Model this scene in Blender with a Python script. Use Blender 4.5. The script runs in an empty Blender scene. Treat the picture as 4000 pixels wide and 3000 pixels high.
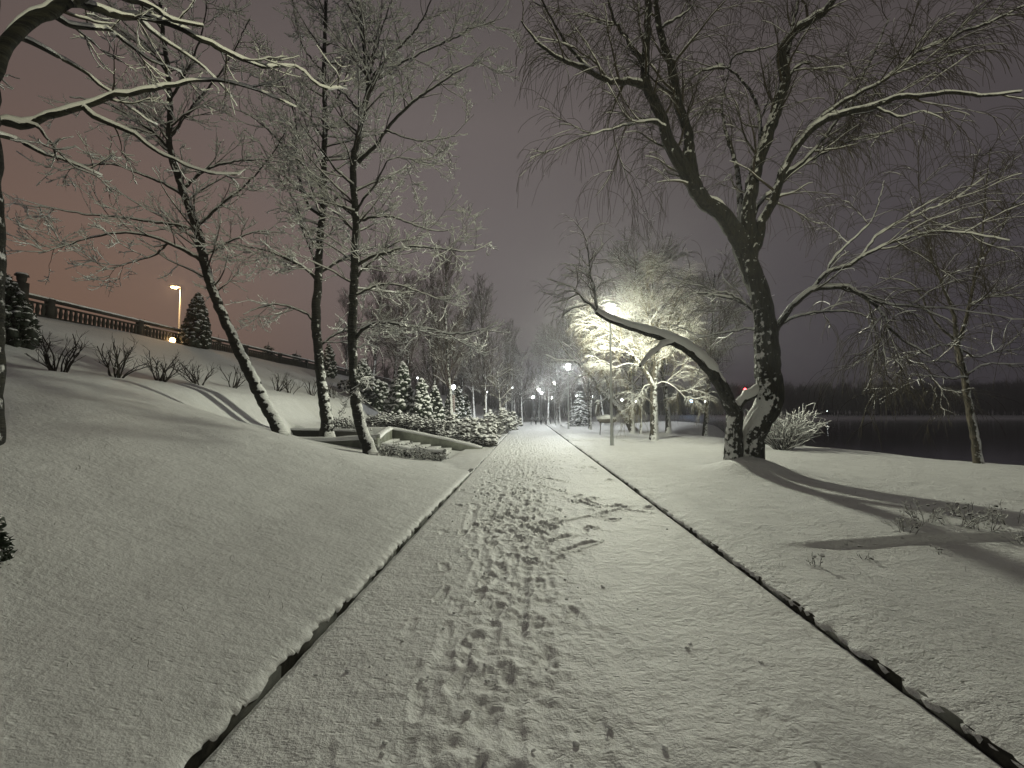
import bpy, bmesh, math, random
import numpy as np
from mathutils import Vector, Matrix

# ------------------------------------------------------------------ camera
C = bpy.context.scene
col = C.collection
FPX, HOR, CAMH = 448.0, 412.0, 1.6
PITCH = math.atan((HOR - 384.0) / FPX)
cam_data = bpy.data.cameras.new('camera')
cam = bpy.data.objects.new('camera', cam_data)
col.objects.link(cam)
cam.location = (0, 0, CAMH)
cam.rotation_euler = (math.pi / 2 + PITCH, 0, 0)
cam_data.sensor_width = 36.0
cam_data.lens = FPX / 1024 * 36.0
cam_data.clip_start = 0.05
cam_data.clip_end = 3000
C.camera = cam

# ------------------------------------------------------------------ world: overcast city night
W = bpy.data.worlds.new('World')
C.world = W
W.use_nodes = True
nt = W.node_tree
nt.nodes.clear()
N, Lk = nt.nodes, nt.links
wout = N.new('ShaderNodeOutputWorld')
bg = N.new('ShaderNodeBackground')
tc = N.new('ShaderNodeTexCoord')
sep = N.new('ShaderNodeSeparateXYZ')
Lk.new(tc.outputs['Generated'], sep.inputs[0])
rampw = N.new('ShaderNodeValToRGB')
rampw.color_ramp.elements[0].position = 0.0
rampw.color_ramp.elements[0].color = (0.118, 0.103, 0.108, 1)
rampw.color_ramp.elements[1].position = 0.85
rampw.color_ramp.elements[1].color = (0.085, 0.073, 0.070, 1)
e = rampw.color_ramp.elements.new(0.3)
e.color = (0.162, 0.141, 0.141, 1)
e = rampw.color_ramp.elements.new(0.55)
e.color = (0.165, 0.141, 0.136, 1)
Lk.new(sep.outputs['Z'], rampw.inputs['Fac'])


def world_glow(d, power, colr):
    """light pollution of the city: a broad glow round one bearing"""
    dn = Vector(d).normalized()
    vm = N.new('ShaderNodeVectorMath')
    vm.operation = 'DOT_PRODUCT'
    vm.inputs[1].default_value = dn
    Lk.new(tc.outputs['Generated'], vm.inputs[0])
    mx = N.new('ShaderNodeMath')
    mx.operation = 'MAXIMUM'
    mx.inputs[1].default_value = 0.0
    Lk.new(vm.outputs['Value'], mx.inputs[0])
    pw = N.new('ShaderNodeMath')
    pw.operation = 'POWER'
    pw.inputs[1].default_value = power
    Lk.new(mx.outputs[0], pw.inputs[0])
    mul = N.new('ShaderNodeVectorMath')
    mul.operation = 'SCALE'
    mul.inputs[0].default_value = colr
    Lk.new(pw.outputs[0], mul.inputs['Scale'])
    return mul.outputs[0]


g1 = world_glow((-1.0, 0.95, 0.02), 10.0, (0.120, 0.050, 0.004))
g2 = world_glow((1.0, 0.9, 0.5), 4.0, (-0.095, -0.082, -0.076))
g3 = world_glow((-1.0, 0.55, 0.45), 5.0, (-0.075, -0.066, -0.060))
g4 = world_glow((0.0, -1.0, 0.35), 1.2, (-0.120, -0.095, -0.085))
va = N.new('ShaderNodeVectorMath')
va.operation = 'ADD'
Lk.new(rampw.outputs['Color'], va.inputs[0])
Lk.new(g1, va.inputs[1])
vb = N.new('ShaderNodeVectorMath')
vb.operation = 'ADD'
Lk.new(va.outputs[0], vb.inputs[0])
Lk.new(g2, vb.inputs[1])
vc = N.new('ShaderNodeVectorMath')
vc.operation = 'ADD'
Lk.new(vb.outputs[0], vc.inputs[0])
Lk.new(g3, vc.inputs[1])
ve = N.new('ShaderNodeVectorMath')
ve.operation = 'ADD'
Lk.new(vc.outputs[0], ve.inputs[0])
Lk.new(g4, ve.inputs[1])
vd = N.new('ShaderNodeVectorMath')
vd.operation = 'MAXIMUM'
vd.inputs[1].default_value = (0.02, 0.02, 0.02)
Lk.new(ve.outputs[0], vd.inputs[0])
Lk.new(vd.outputs[0], bg.inputs['Color'])
bg.inputs['Strength'].default_value = 1.0
Lk.new(bg.outputs[0], wout.inputs['Surface'])

C.view_settings.view_transform = 'Standard'
C.view_settings.look = 'None'
C.view_settings.exposure = 0.0
C.view_settings.gamma = 1.0
C.render.engine = 'CYCLES'
C.cycles.max_bounces = 4
C.cycles.diffuse_bounces = 2
C.cycles.glossy_bounces = 2
C.cycles.transparent_max_bounces = 8
C.cycles.volume_bounces = 0
C.cycles.sample_clamp_indirect = 3.0
C.cycles.use_denoising = True

# ------------------------------------------------------------------ coordinates
cp, sp = math.cos(PITCH), math.sin(PITCH)


def at(px, py, Y):
    """world point on the sight line of pixel (px,py), Y metres ahead of the camera"""
    x, y = (px - 512) / FPX, (384 - py) / FPX
    d = np.array([x, cp - sp * y, sp + cp * y])
    return np.array([0, 0, CAMH]) + d * (Y / d[1])


def V(x, y, Y):
    return at(x / 2.16016, y / 2.16016, Y)


TH = math.atan((528.7 - 512) / FPX)
ct, st_ = math.cos(TH), math.sin(TH)


def us(u, s, z=0.0):
    """path coordinates (right of the camera line, along the path) to world"""
    return np.array([u * ct + s * st_, -u * st_ + s * ct, z])


def to_us(p):
    return p[0] * ct - p[1] * st_, p[0] * st_ + p[1] * ct


def sm(x, a, b):
    t = np.clip((np.asarray(x, float) - a) / (b - a), 0, 1)
    return t * t * (3 - 2 * t)


def _h(ix, iy, seed):
    n = (ix.astype(np.int64) * 374761393 + iy.astype(np.int64) * 668265263 + seed * 974634777) & 0x7fffffff
    n = ((n ^ (n >> 13)) * 1274126177) & 0x7fffffff
    n = (n ^ (n >> 16)) & 0xffff
    return n / 65535.0


def vn(x, y, seed=0):
    x = np.asarray(x, float)
    y = np.asarray(y, float)
    ix, iy = np.floor(x), np.floor(y)
    fx, fy = x - ix, y - iy
    fx = fx * fx * (3 - 2 * fx)
    fy = fy * fy * (3 - 2 * fy)
    a, b = _h(ix, iy, seed), _h(ix + 1, iy, seed)
    c, d = _h(ix, iy + 1, seed), _h(ix + 1, iy + 1, seed)
    return ((a * (1 - fx) + b * fx) * (1 - fy) + (c * (1 - fx) + d * fx) * fy) - 0.5


def fbm(x, y, seed=0, o=3):
    r = 0
    for k in range(o):
        r = r + vn(x * 2 ** k, y * 2 ** k, seed + k * 7) / 2 ** k
    return r


A0 = [1.5, 3, 5, 7, 9, 10, 11, 12, 14, 16, 18, 19.3, 20.5, 60]
Z0 = [.07, .36, .93, 1.55, 2.18, 2.44, 2.52, 2.72, 3.55, 4.35, 5.1, 5.4, 5.42, 5.42]
A1 = [1.5, 3, 5, 6, 8, 9.2, 10.3, 11, 12, 14, 16, 18, 19.3, 20.5, 60]
Z1 = [.05, .07, .22, .40, .85, 1.25, 2.25, 2.52, 2.72, 3.55, 4.35, 5.1, 5.4, 5.42, 5.42]
A2 = [1.5, 2.1, 6, 8, 9.5, 10.6, 11.3, 12, 14, 16, 18, 19.3, 20.5, 60]
Z2 = [.05, .08, .93, .98, 1.3, 2.25, 2.52, 2.72, 3.55, 4.35, 5.1, 5.4, 5.42, 5.42]


def shore(s):
    return np.interp(s, [-20, 0, 5, 13, 16, 20, 34, 50, 70, 100, 160, 400], [17, 16, 15.6, 14.6, 13.6, 12.6, 10.6, 11.5, 14, 20, 26, 60])


WILU, WILS = 5.25, 10.95


def H(u, s):
    u = np.asarray(u, float)
    s = np.asarray(s, float)
    a = -u
    n0 = np.interp(a, A0, Z0)
    n1 = np.interp(a, A1, Z1)
    n2 = np.interp(a, A2, Z2)
    w1 = sm(s, 9.0, 14.6)
    w2 = sm(s, 19.3, 19.7)
    zl = n0 * (1 - w1) + n1 * w1
    zl = zl * (1 - w2) + n2 * w2
    # flat pocket beside the path, stair well and pit
    edge = np.interp(s, [11.5, 15, 19.4], [1.5, 2.85, 2.85])
    fl = (1 - sm(a, edge, edge + .7)) * sm(s, 11.4, 12.4) * (1 - sm(s, 19.3, 19.6))
    zl = zl * (1 - fl) + .02 * fl
    stair = sm(s, 15.05, 15.2) * (1 - sm(s, 19.35, 19.5)) * sm(a, 2.7, 2.9) * (1 - sm(a, 5.5, 6.2))
    zl = zl * (1 - stair) + (.10 * (a - 2.8)) * stair - .08 * stair
    pit = sm(s, 15.1, 15.25) * (1 - sm(s, 16.9, 17.05)) * sm(a, 5.8, 6.1) * (1 - sm(a, 8.6, 9.3))
    zl = zl * (1 - pit) + .12 * pit
    bump = .10 * fbm(u * .35, s * .3, 3, 3) * sm(a, 2.0, 4.0)
    bump = bump + .012 * fbm(u * 2.1, s * 2.1, 41, 2) * sm(a, 1.6, 2.2)
    zl = zl + bump * (1 - pit) * (1 - stair)
    # right side
    zr = .065 + .055 * sm(u, 2.18, 2.6)
    zr = zr + .09 * fbm(u * .3 + 9, s * .25, 11, 3) * sm(u, 2.5, 5)
    zr = zr + .012 * fbm(u * 2.3, s * 2.3, 43, 2)
    zr = zr + .07 * (1 - sm(s, 5.0 + .22 * (u - 2.2), 5.12 + .22 * (u - 2.2))) * (-1) * sm(u, 2.6, 3.6) * sm(s, 1, 3)
    r = np.hypot(u - WILU, s - WILS)
    zr = zr + .31 * np.exp(-(r / .80) ** 2) + .10 * np.exp(-(r / 1.8) ** 2)
    # crossing side path (lower, smooth)
    cr = sm(s, 20.8, 21.2) * (1 - sm(s, 24.2, 24.6))
    zr = zr * (1 - cr * .75)
    zr = zr + .55 * np.exp(-(((u - 13.5) / 4.5) ** 2 + ((s - 44) / 5.0) ** 2))
    sh = shore(s)
    cape = 6.5 * np.exp(-((s - 44) / 4.5) ** 2)
    sh = sh + cape + .35 * fbm(s * .4, u * 0, 5, 2)
    zr = zr - 2.4 * sm(u, sh - .2, sh + 3.2) - .05 * sm(u, sh - 2.5, sh)
    z = np.where(u < 0, zl, zr)
    return z


# ------------------------------------------------------------------ materials
def mat(name, base=(.5, .5, .5), rough=.7, metal=0.0, emit=None, estr=0.0):
    m = bpy.data.materials.new(name)
    m.use_nodes = True
    b = m.node_tree.nodes['Principled BSDF']
    b.inputs['Base Color'].default_value = (*base, 1)
    b.inputs['Roughness'].default_value = rough
    b.inputs['Metallic'].default_value = metal
    if emit:
        b.inputs['Emission Color'].default_value = (*emit, 1)
        b.inputs['Emission Strength'].default_value = estr
    return m


def nodes(m):
    return m.node_tree.nodes, m.node_tree.links, m.node_tree.nodes['Principled BSDF']


def noise(n, l, scale, detail=3, rough=.5, vec=None, coord='Object', mapscale=None):
    t = n.new('ShaderNodeTexNoise')
    t.inputs['Scale'].default_value = scale
    t.inputs['Detail'].default_value = detail
    t.inputs['Roughness'].default_value = rough
    if vec is None:
        c = n.new('ShaderNodeTexCoord')
        vec = c.outputs[coord]
    if mapscale:
        mp = n.new('ShaderNodeMapping')
        mp.inputs['Scale'].default_value = mapscale
        l.new(vec, mp.inputs['Vector'])
        vec = mp.outputs[0]
    l.new(vec, t.inputs['Vector'])
    return t


def ramp(n, l, src, stops):
    r = n.new('ShaderNodeValToRGB')
    el = r.color_ramp.elements
    el[0].position, el[0].color = stops[0][0], (*stops[0][1], 1)
    el[1].position, el[1].color = stops[-1][0], (*stops[-1][1], 1)
    for p, c in stops[1:-1]:
        x = el.new(p)
        x.color = (*c, 1)
    l.new(src, r.inputs['Fac'])
    return r


def bump_chain(n, l, b, hs):
    prev = None
    for tex, strength, dist in hs:
        bp = n.new('ShaderNodeBump')
        bp.inputs['Strength'].default_value = strength
        bp.inputs['Distance'].default_value = dist
        l.new(tex, bp.inputs['Height'])
        if prev:
            l.new(prev, bp.inputs['Normal'])
        prev = bp.outputs[0]
    l.new(prev, b.inputs['Normal'])


def mathn(n, l, op, a, b=None, clamp=False):
    m = n.new('ShaderNodeMath')
    m.operation = op
    m.use_clamp = clamp
    for i, v in enumerate((a, b)):
        if v is None:
            continue
        if isinstance(v, (int, float)):
            m.inputs[i].default_value = v
        else:
            l.new(v, m.inputs[i])
    return m.outputs[0]


def snow_ground_mat(name, fine=1.0, alb=1.0):
    m = mat(name, (.80, .80, .80), .65)
    n, l, b = nodes(m)
    t1 = noise(n, l, 16, 4, .6)
    t2 = noise(n, l, 55, 3, .6, mapscale=(1, 1.6, 1))
    t3 = noise(n, l, 3.2, 3, .5)
    v = n.new('ShaderNodeTexVoronoi')
    v.inputs['Scale'].default_value = 9
    c = n.new('ShaderNodeTexCoord')
    mp = n.new('ShaderNodeMapping')
    mp.inputs['Scale'].default_value = (1.0, 2.3, 1)
    l.new(c.outputs['Object'], mp.inputs['Vector'])
    l.new(mp.outputs[0], v.inputs['Vector'])
    dim = ramp(n, l, v.outputs['Distance'], [(.05, (0, 0, 0)), (.22, (1, 1, 1))])
    bump_chain(n, l, b, [(t3.outputs['Fac'], .7 * fine, .08), (t1.outputs['Fac'], .85 * fine, .045),
                         (t2.outputs['Fac'], .8 * fine, .016), (dim.outputs[0], .75 * fine, .020)])
    r = ramp(n, l, t3.outputs['Fac'], [(.3, tuple(alb * q for q in (.75, .75, .755))), (.7, tuple(alb * q for q in (.83, .83, .835)))])
    l.new(r.outputs[0], b.inputs['Base Color'])
    return m


M = {}
M['snow_ground'] = snow_ground_mat('snow_ground', 1.15)
M['snow_slope'] = snow_ground_mat('shade_toned_slope_snow', .38, .86)  # snow colour darkened to stand in for lens light falloff on the left
M['snow_path'] = snow_ground_mat('snow_path', .62)
m = mat('snow_clump', (.80, .80, .81), .6)
n, l, b = nodes(m)
bump_chain(n, l, b, [(noise(n, l, 18, 3, .6).outputs['Fac'], .6, .03), (noise(n, l, 70, 2, .6).outputs['Fac'], .4, .01)])
M['snow'] = m
M['snow_twig'] = mat('snow_on_twigs', (.74, .74, .73), .7)
m = mat('kerb_stone', (.035, .033, .028), .85)
n, l, b = nodes(m)
t = noise(n, l, 14, 4, .7)
r = ramp(n, l, t.outputs['Fac'], [(.35, (.012, .012, .009)), (.7, (.06, .057, .045))])
l.new(r.outputs[0], b.inputs['Base Color'])
M['kerb'] = m


def concrete(name, lo, hi):
    m = mat(name, hi, .85)
    n, l, b = nodes(m)
    t = noise(n, l, 2.2, 6, .65, mapscale=(1, 1, .5))
    r = ramp(n, l, t.outputs['Fac'], [(.3, lo), (.7, hi)])
    l.new(r.outputs[0], b.inputs['Base Color'])
    t2 = noise(n, l, 30, 4, .7)
    bump_chain(n, l, b, [(t2.outputs['Fac'], .4, .01)])
    return m


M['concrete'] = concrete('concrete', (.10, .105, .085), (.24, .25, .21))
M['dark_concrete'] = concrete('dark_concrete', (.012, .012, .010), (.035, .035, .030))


def bark_mat(name, lo, hi, sx, snow=0.5, patch=7.0, dirv=(.45, -.75, .35), band=False, thr=.62):
    """furrowed bark with wind-blown snow stuck to one side in patches"""
    m = mat(name, hi, .9)
    n, l, b = nodes(m)
    c = n.new('ShaderNodeTexCoord')
    mp = n.new('ShaderNodeMapping')
    mp.inputs['Scale'].default_value = (sx, sx, sx * .18) if not band else (2, 2, 22)
    l.new(c.outputs['Object'], mp.inputs['Vector'])
    t = n.new('ShaderNodeTexNoise')
    t.inputs['Scale'].default_value = 1.0
    t.inputs['Detail'].default_value = 6
    t.inputs['Roughness'].default_value = .65
    l.new(mp.outputs[0], t.inputs['Vector'])
    r = ramp(n, l, t.outputs['Fac'], [(.42, lo), (.58, hi)])
    # snow mask
    g = n.new('ShaderNodeNewGeometry')
    dt = n.new('ShaderNodeVectorMath')
    dt.operation = 'DOT_PRODUCT'
    dt.inputs[1].default_value = Vector(dirv).normalized()
    l.new(g.outputs['Normal'], dt.inputs[0])
    n1 = noise(n, l, patch, 3, .55, vec=c.outputs['Object'])
    sepz = n.new('ShaderNodeSeparateXYZ')
    l.new(c.outputs['Object'], sepz.inputs[0])
    low = mathn(n, l, 'MULTIPLY', mathn(n, l, 'SUBTRACT', 1.0, mathn(n, l, 'DIVIDE', sepz.outputs['Z'], 4.0), True), .17)
    up = mathn(n, l, 'MULTIPLY', mathn(n, l, 'MAXIMUM', dt.outputs['Value'], 0.0), snow * .42)
    gz = n.new('ShaderNodeSeparateXYZ')
    l.new(g.outputs['Normal'], gz.inputs[0])
    top = mathn(n, l, 'MULTIPLY', mathn(n, l, 'MAXIMUM', gz.outputs['Z'], 0.0), .5)
    s_ = mathn(n, l, 'ADD', mathn(n, l, 'ADD', n1.outputs['Fac'], up), mathn(n, l, 'ADD', low, top))
    mask = mathn(n, l, 'MULTIPLY', mathn(n, l, 'SUBTRACT', s_, thr + .14), 14.0, True)
    mx = n.new('ShaderNodeMix')
    mx.data_type = 'RGBA'
    l.new(mask, mx.inputs['Factor'])
    l.new(r.outputs[0], mx.inputs['A'])
    mx.inputs['B'].default_value = (.78, .78, .78, 1)
    l.new(mx.outputs['Result'], b.inputs['Base Color'])
    bump_chain(n, l, b, [(t.outputs['Fac'], 1.0, .08), (mask, .8, .05)])
    return m


M['bark_willow'] = bark_mat('willow_bark', (.002, .002, .001), (.024, .021, .012), 22, .8, 9.0, (-.72, -.45, .45), thr=.695)
M['bark_left'] = bark_mat('young_bark', (.003, .003, .002), (.022, .021, .013), 12, .8, 8.0, (.75, -.35, .35), band=True, thr=.77)
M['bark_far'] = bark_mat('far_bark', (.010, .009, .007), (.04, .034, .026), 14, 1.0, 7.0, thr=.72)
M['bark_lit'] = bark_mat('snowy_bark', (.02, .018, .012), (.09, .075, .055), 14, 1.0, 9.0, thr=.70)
M['twig'] = mat('twig_bark', (.018, .014, .009), .9)
M['twig_willow'] = mat('willow_twig', (.034, .026, .013), .85)
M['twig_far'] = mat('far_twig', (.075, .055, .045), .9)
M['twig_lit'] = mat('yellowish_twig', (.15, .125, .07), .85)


def snowtop_mat(name, green, lo=.05, hi=.3, nz=14):
    m = mat(name, green, .8)
    n, l, b = nodes(m)
    g = n.new('ShaderNodeNewGeometry')
    sp_ = n.new('ShaderNodeSeparateXYZ')
    l.new(g.outputs['Normal'], sp_.inputs[0])
    t = noise(n, l, nz, 3, .6)
    v = mathn(n, l, 'ADD', sp_.outputs['Z'], mathn(n, l, 'MULTIPLY', mathn(n, l, 'SUBTRACT', t.outputs['Fac'], .5), 1.5))
    r = ramp(n, l, v, [(lo, green), (hi, (.78, .78, .79))])
    l.new(r.outputs[0], b.inputs['Base Color'])
    bump_chain(n, l, b, [(t.outputs['Fac'], .8, .03)])
    return m


M['thuja'] = snowtop_mat('snowy_thuja', (.012, .020, .009), .18, .32, 7)
M['thuja_dark'] = snowtop_mat('lightly_snowed_thuja', (.010, .016, .008), .38, .50, 6)
M['leaf'] = mat('dark_evergreen_leaf', (.014, .026, .012), .8)
M['shrub'] = snowtop_mat('snowy_shrub', (.030, .030, .018), -.45, -.25, 20)
M['steel'] = mat('galvanised_steel', (.42, .43, .42), .55, .2)
M['black_metal'] = mat('black_metal', (.012, .012, .013), .5, .3)
M['wood_slat'] = mat('painted_slat', (.20, .13, .11), .7)
M['sign'] = mat('sign_plate', (.42, .34, .33), .6)
M['sculpt'] = snowtop_mat('snow_dusted_wire', (.10, .09, .075), .15, .45, 25)


def lamp_glass(name, colr, strength, clear=True):
    m = bpy.data.materials.new(name)
    m.use_nodes = True
    n, l = m.node_tree.nodes, m.node_tree.links
    n.clear()
    o = n.new('ShaderNodeOutputMaterial')
    em = n.new('ShaderNodeEmission')
    em.inputs['Color'].default_value = (*colr, 1)
    em.inputs['Strength'].default_value = strength
    if clear:
        tr = n.new('ShaderNodeBsdfTransparent')
        ad = n.new('ShaderNodeAddShader')
        l.new(tr.outputs[0], ad.inputs[0])
        l.new(em.outputs[0], ad.inputs[1])
        l.new(ad.outputs[0], o.inputs[0])
    else:
        l.new(em.outputs[0], o.inputs[0])
    return m


M['glass_white'] = lamp_glass('lit_lantern_glass', (1.0, .98, .90), 3.5)
M['glass_orange'] = lamp_glass('lit_sodium_glass', (1.0, .62, .25), 9.0)
M['globe'] = lamp_glass('lit_far_globe', (.95, 1.0, 1.0), 14.0, False)
M['globe_red'] = lamp_glass('lit_red_beacon', (1.0, .05, .06), 25.0, False)
M['globe_blue'] = lamp_glass('lit_blue_lamp', (.35, .6, 1.0), 25.0, False)

m = mat('lake_water', (.006, .008, .008), .06)
n, l, b = nodes(m)
b.inputs['IOR'].default_value = 1.33
t = noise(n, l, 1.6, 4, .6, mapscale=(1, .45, 1))
bump_chain(n, l, b, [(t.outputs['Fac'], .35, .03)])
M['water'] = m
M['wood_mass'] = mat('far_wood', (.035, .032, .022), .95)
M['asphalt'] = mat('asphalt', (.05, .05, .05), .8)


# ------------------------------------------------------------------ mesh helpers
def mesh_obj(name, verts, faces, material, parent=None, smooth=True, mats=None, midx=None):
    me = bpy.data.meshes.new(name)
    verts = np.ascontiguousarray(verts, dtype=np.float32)
    if isinstance(faces, np.ndarray):
        k = faces.shape[1]
        nf = len(faces)
        me.vertices.add(len(verts))
        me.vertices.foreach_set('co', verts.ravel())
        me.loops.add(nf * k)
        me.loops.foreach_set('vertex_index', np.ascontiguousarray(faces, dtype=np.int32).ravel())
        me.polygons.add(nf)
        me.polygons.foreach_set('loop_start', np.arange(0, nf * k, k, dtype=np.int32))
        me.polygons.foreach_set('loop_total', np.full(nf, k, dtype=np.int32))
        me.update(calc_edges=True)
    else:
        me.from_pydata([tuple(v) for v in verts], [], faces)
    if mats:
        for mm in mats:
            me.materials.append(mm)
    else:
        me.materials.append(material)
    if midx is not None:
        me.polygons.foreach_set('material_index', np.asarray(midx, dtype=np.int32))
    if smooth:
        me.polygons.foreach_set('use_smooth', np.ones(len(me.polygons), dtype=bool))
    me.validate()
    o = bpy.data.objects.new(name, me)
    col.objects.link(o)
    if parent:
        o.parent = parent
    return o


def tag(o, label=None, cat=None, group=None, kind=None):
    if label:
        o['label'] = label
    if cat:
        o['category'] = cat
    if group:
        o['group'] = group
    if kind:
        o['kind'] = kind
    return o


def thing(name, label, cat, loc=(0, 0, 0), rz=0.0, group=None):
    o = bpy.data.objects.new(name, None)
    o.empty_display_size = .2
    col.objects.link(o)
    o.location = tuple(float(v) for v in loc)
    o.rotation_euler = (0, 0, rz)
    return tag(o, label, cat, group)


def copy_tree(root, loc, rz, sc, label):
    def cp_(o, par):
        c = o.copy()
        col.objects.link(c)
        c.parent = par
        for ch in o.children:
            cp_(ch, c)
        return c
    kids = list(root.children)
    r = root.copy()
    col.objects.link(r)
    for k in kids:
        cp_(k, r)
    r.location = tuple(float(v) for v in loc)
    r.rotation_euler = (0, 0, rz)
    r.scale = (sc, sc, sc) if isinstance(sc, (int, float)) else sc
    r['label'] = label
    return r


class MB:
    def __init__(s):
        s.v, s.f, s.n = [], [], 0

    def add(s, v, f):
        s.v.append(np.asarray(v, float))
        s.f.append(np.asarray(f, int) + s.n)
        s.n += len(v)

    def box(s, c, size, R=None):
        x, y, z = [q / 2 for q in size]
        v = np.array([[-x, -y, -z], [x, -y, -z], [x, y, -z], [-x, y, -z], [-x, -y, z], [x, -y, z], [x, y, z], [-x, y, z]])
        if R is not None:
            v = v @ np.asarray(R).T
        s.add(v + np.asarray(c), [[0, 3, 2, 1], [4, 5, 6, 7], [0, 1, 5, 4], [1, 2, 6, 5], [2, 3, 7, 6], [3, 0, 4, 7]])

    def hexa(s, pts):
        s.add(pts, [[0, 3, 2, 1], [4, 5, 6, 7], [0, 1, 5, 4], [1, 2, 6, 5], [2, 3, 7, 6], [3, 0, 4, 7]])

    def tube(s, P, R, k=8, ref=(0, 1, 0)):
        v, f = sweep(np.array([P], float), np.array([R], float), k, np.array([ref], float), cap=True)
        s.add(v, f)

    def lathe(s, prof, c=(0, 0, 0), k=20):
        prof = np.array(prof, float)
        m_ = len(prof)
        a = np.arange(k) * 2 * math.pi / k
        v = np.stack([np.outer(np.cos(a), prof[:, 0]), np.outer(np.sin(a), prof[:, 0]), np.tile(prof[:, 1], (k, 1))], -1).reshape(-1, 3)
        f = []
        for i in range(k):
            j = (i + 1) % k
            for q in range(m_ - 1):
                f.append([i * m_ + q, j * m_ + q, j * m_ + q + 1, i * m_ + q + 1])
        s.add(v + np.asarray(c), f)

    def build(s, name, material, parent=None, smooth=False):
        return mesh_obj(name, np.concatenate(s.v), np.concatenate(s.f), material, parent, smooth)


def norm(v):
    return v / np.maximum(np.linalg.norm(v, axis=-1, keepdims=True), 1e-9)


def sweep(P, R, k=3, ref=None, cap=False):
    """tubes along N polylines at once: P (N,n,3), R (N,n)"""
    Nn, n_, _ = P.shape
    T = np.gradient(P, axis=1)
    T = norm(T)
    if ref is None:
        mean = norm(P[:, -1] - P[:, 0])
        alt = np.where(np.abs(mean[:, 2:3]) > .8, np.array([[1., 0, 0]]), np.array([[0, 0, 1.]]))
        ref = norm(np.cross(mean, alt))
    r = ref[:, None, :] - T * np.sum(ref[:, None, :] * T, -1, keepdims=True)
    A = norm(r)
    B = np.cross(T, A)
    ang = np.arange(k) * 2 * math.pi / k
    ca, sa = np.cos(ang), np.sin(ang)
    v = P[:, :, None, :] + R[:, :, None, None] * (A[:, :, None, :] * ca[None, None, :, None] + B[:, :, None, :] * sa[None, None, :, None])
    v = v.reshape(-1, 3)
    i = np.arange(n_ - 1)[:, None] * k
    j = np.arange(k)[None, :]
    a_ = (i + j)
    b_ = (i + (j + 1) % k)
    q = np.stack([a_, b_, b_ + k, a_ + k], -1).reshape(-1, 4)
    f = (q[None] + (np.arange(Nn) * n_ * k)[:, None, None]).reshape(-1, 4)
    if cap and k % 2 == 0:
        base = (np.arange(Nn) * n_ * k)[:, None]
        extra = []
        for e0 in (0, (n_ - 1) * k):
            for w in range(k // 2 - 1):
                extra.append(np.concatenate([base + e0 + w, base + e0 + w + 1, base + e0 + k - 2 - w, base + e0 + k - 1 - w], 1))
        f = np.concatenate([f] + extra)
    return v, f


def join(groups):
    vs, fs, o = [], [], 0
    for v, f in groups:
        vs.append(v)
        fs.append(f + o)
        o += len(v)
    return np.concatenate(vs), np.concatenate(fs)


# ------------------------------------------------------------------ tree growing
UP = np.array([0, 0, 1.])


def grow(rg, P0, D0, L, R0, R1, n, wig=.15, up=0.0, up2=None):
    P = [P0]
    d = norm(D0)
    step = (L / (n - 1))[:, None]
    for i in range(n - 1):
        t = i / max(n - 2, 1)
        uu = up if up2 is None else up + (up2 - up) * t
        d = norm(d + wig * rg.normal(size=d.shape) + uu * UP)
        P.append(P[-1] + d * step)
    t = np.linspace(0, 1, n)[None, :] ** .85
    return np.stack(P, 1), R0[:, None] * (1 - t) + R1[:, None] * t


def spawn(rg, P, R, per_m, t0, t1, ang, angsd, length, rr=.6, rmax=.03, fall=.5, flat=0.0, keep=None):
    n = P.shape[1]
    Lp = np.linalg.norm(np.diff(P, axis=1), axis=2).sum(1)
    cnt = rg.poisson(Lp * (t1 - t0) * per_m)
    idx = np.repeat(np.arange(len(P)), cnt)
    if len(idx) == 0:
        idx = np.array([0])
    t = rg.uniform(t0, t1, len(idx))
    x = t * (n - 1)
    i = np.minimum(x.astype(int), n - 2)
    w = (x - i)[:, None]
    pos = P[idx, i] * (1 - w) + P[idx, i + 1] * w
    rad = R[idx, i] * (1 - w[:, 0]) + R[idx, i + 1] * w[:, 0]
    tan = norm(P[idx, i + 1] - P[idx, i])
    pr = norm(np.cross(tan, rg.normal(size=tan.shape)))
    if flat:
        pr[:, 2] *= (1 - flat)
        pr = norm(pr)
    a = rg.normal(ang, angsd, len(idx))[:, None]
    D = np.cos(a) * tan + np.sin(a) * pr
    L = length * (1 - fall * t) * rg.uniform(.55, 1.25, len(idx))
    r0 = np.minimum(rad * rr, rmax)
    if keep is not None:
        k = keep(pos)
        pos, D, L, r0 = pos[k], D[k], L[k], r0[k]
    return pos, D, L, r0


def snow_on(rg, P, R, amt, k=3, mult=.75, power=1.3, lump=.5):
    T = norm(np.gradient(P, axis=1))
    hz = np.sqrt(np.clip(1 - T[:, :, 2] ** 2, 0, 1)) ** power
    rs = (R * mult + amt) * hz * (1 + lump * (rg.random(R.shape) - .5) * 2)
    rs = np.maximum(rs, 0.0003)
    c = P + UP * (R * .45 + rs * .55)[:, :, None]
    return sweep(c, rs, k)


def catmull(pts, rad, spacing):
    pts = np.asarray(pts, float)
    rad = np.asarray(rad, float)
    ext = np.vstack([2 * pts[0] - pts[1], pts, 2 * pts[-1] - pts[-2]])
    out, ro = [], []
    for i in range(len(pts) - 1):
        p0, p1, p2, p3 = ext[i:i + 4]
        m_ = max(2, int(np.linalg.norm(p2 - p1) / spacing))
        for q in range(m_):
            t = q / m_
            out.append(.5 * ((2 * p1) + (-p0 + p2) * t + (2 * p0 - 5 * p1 + 4 * p2 - p3) * t * t + (-p0 + 3 * p1 - 3 * p2 + p3) * t ** 3))
            ro.append(rad[i] * (1 - t) + rad[i + 1] * t)
    out.append(pts[-1])
    ro.append(rad[-1])
    return np.array(out), np.array(ro)


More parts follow.
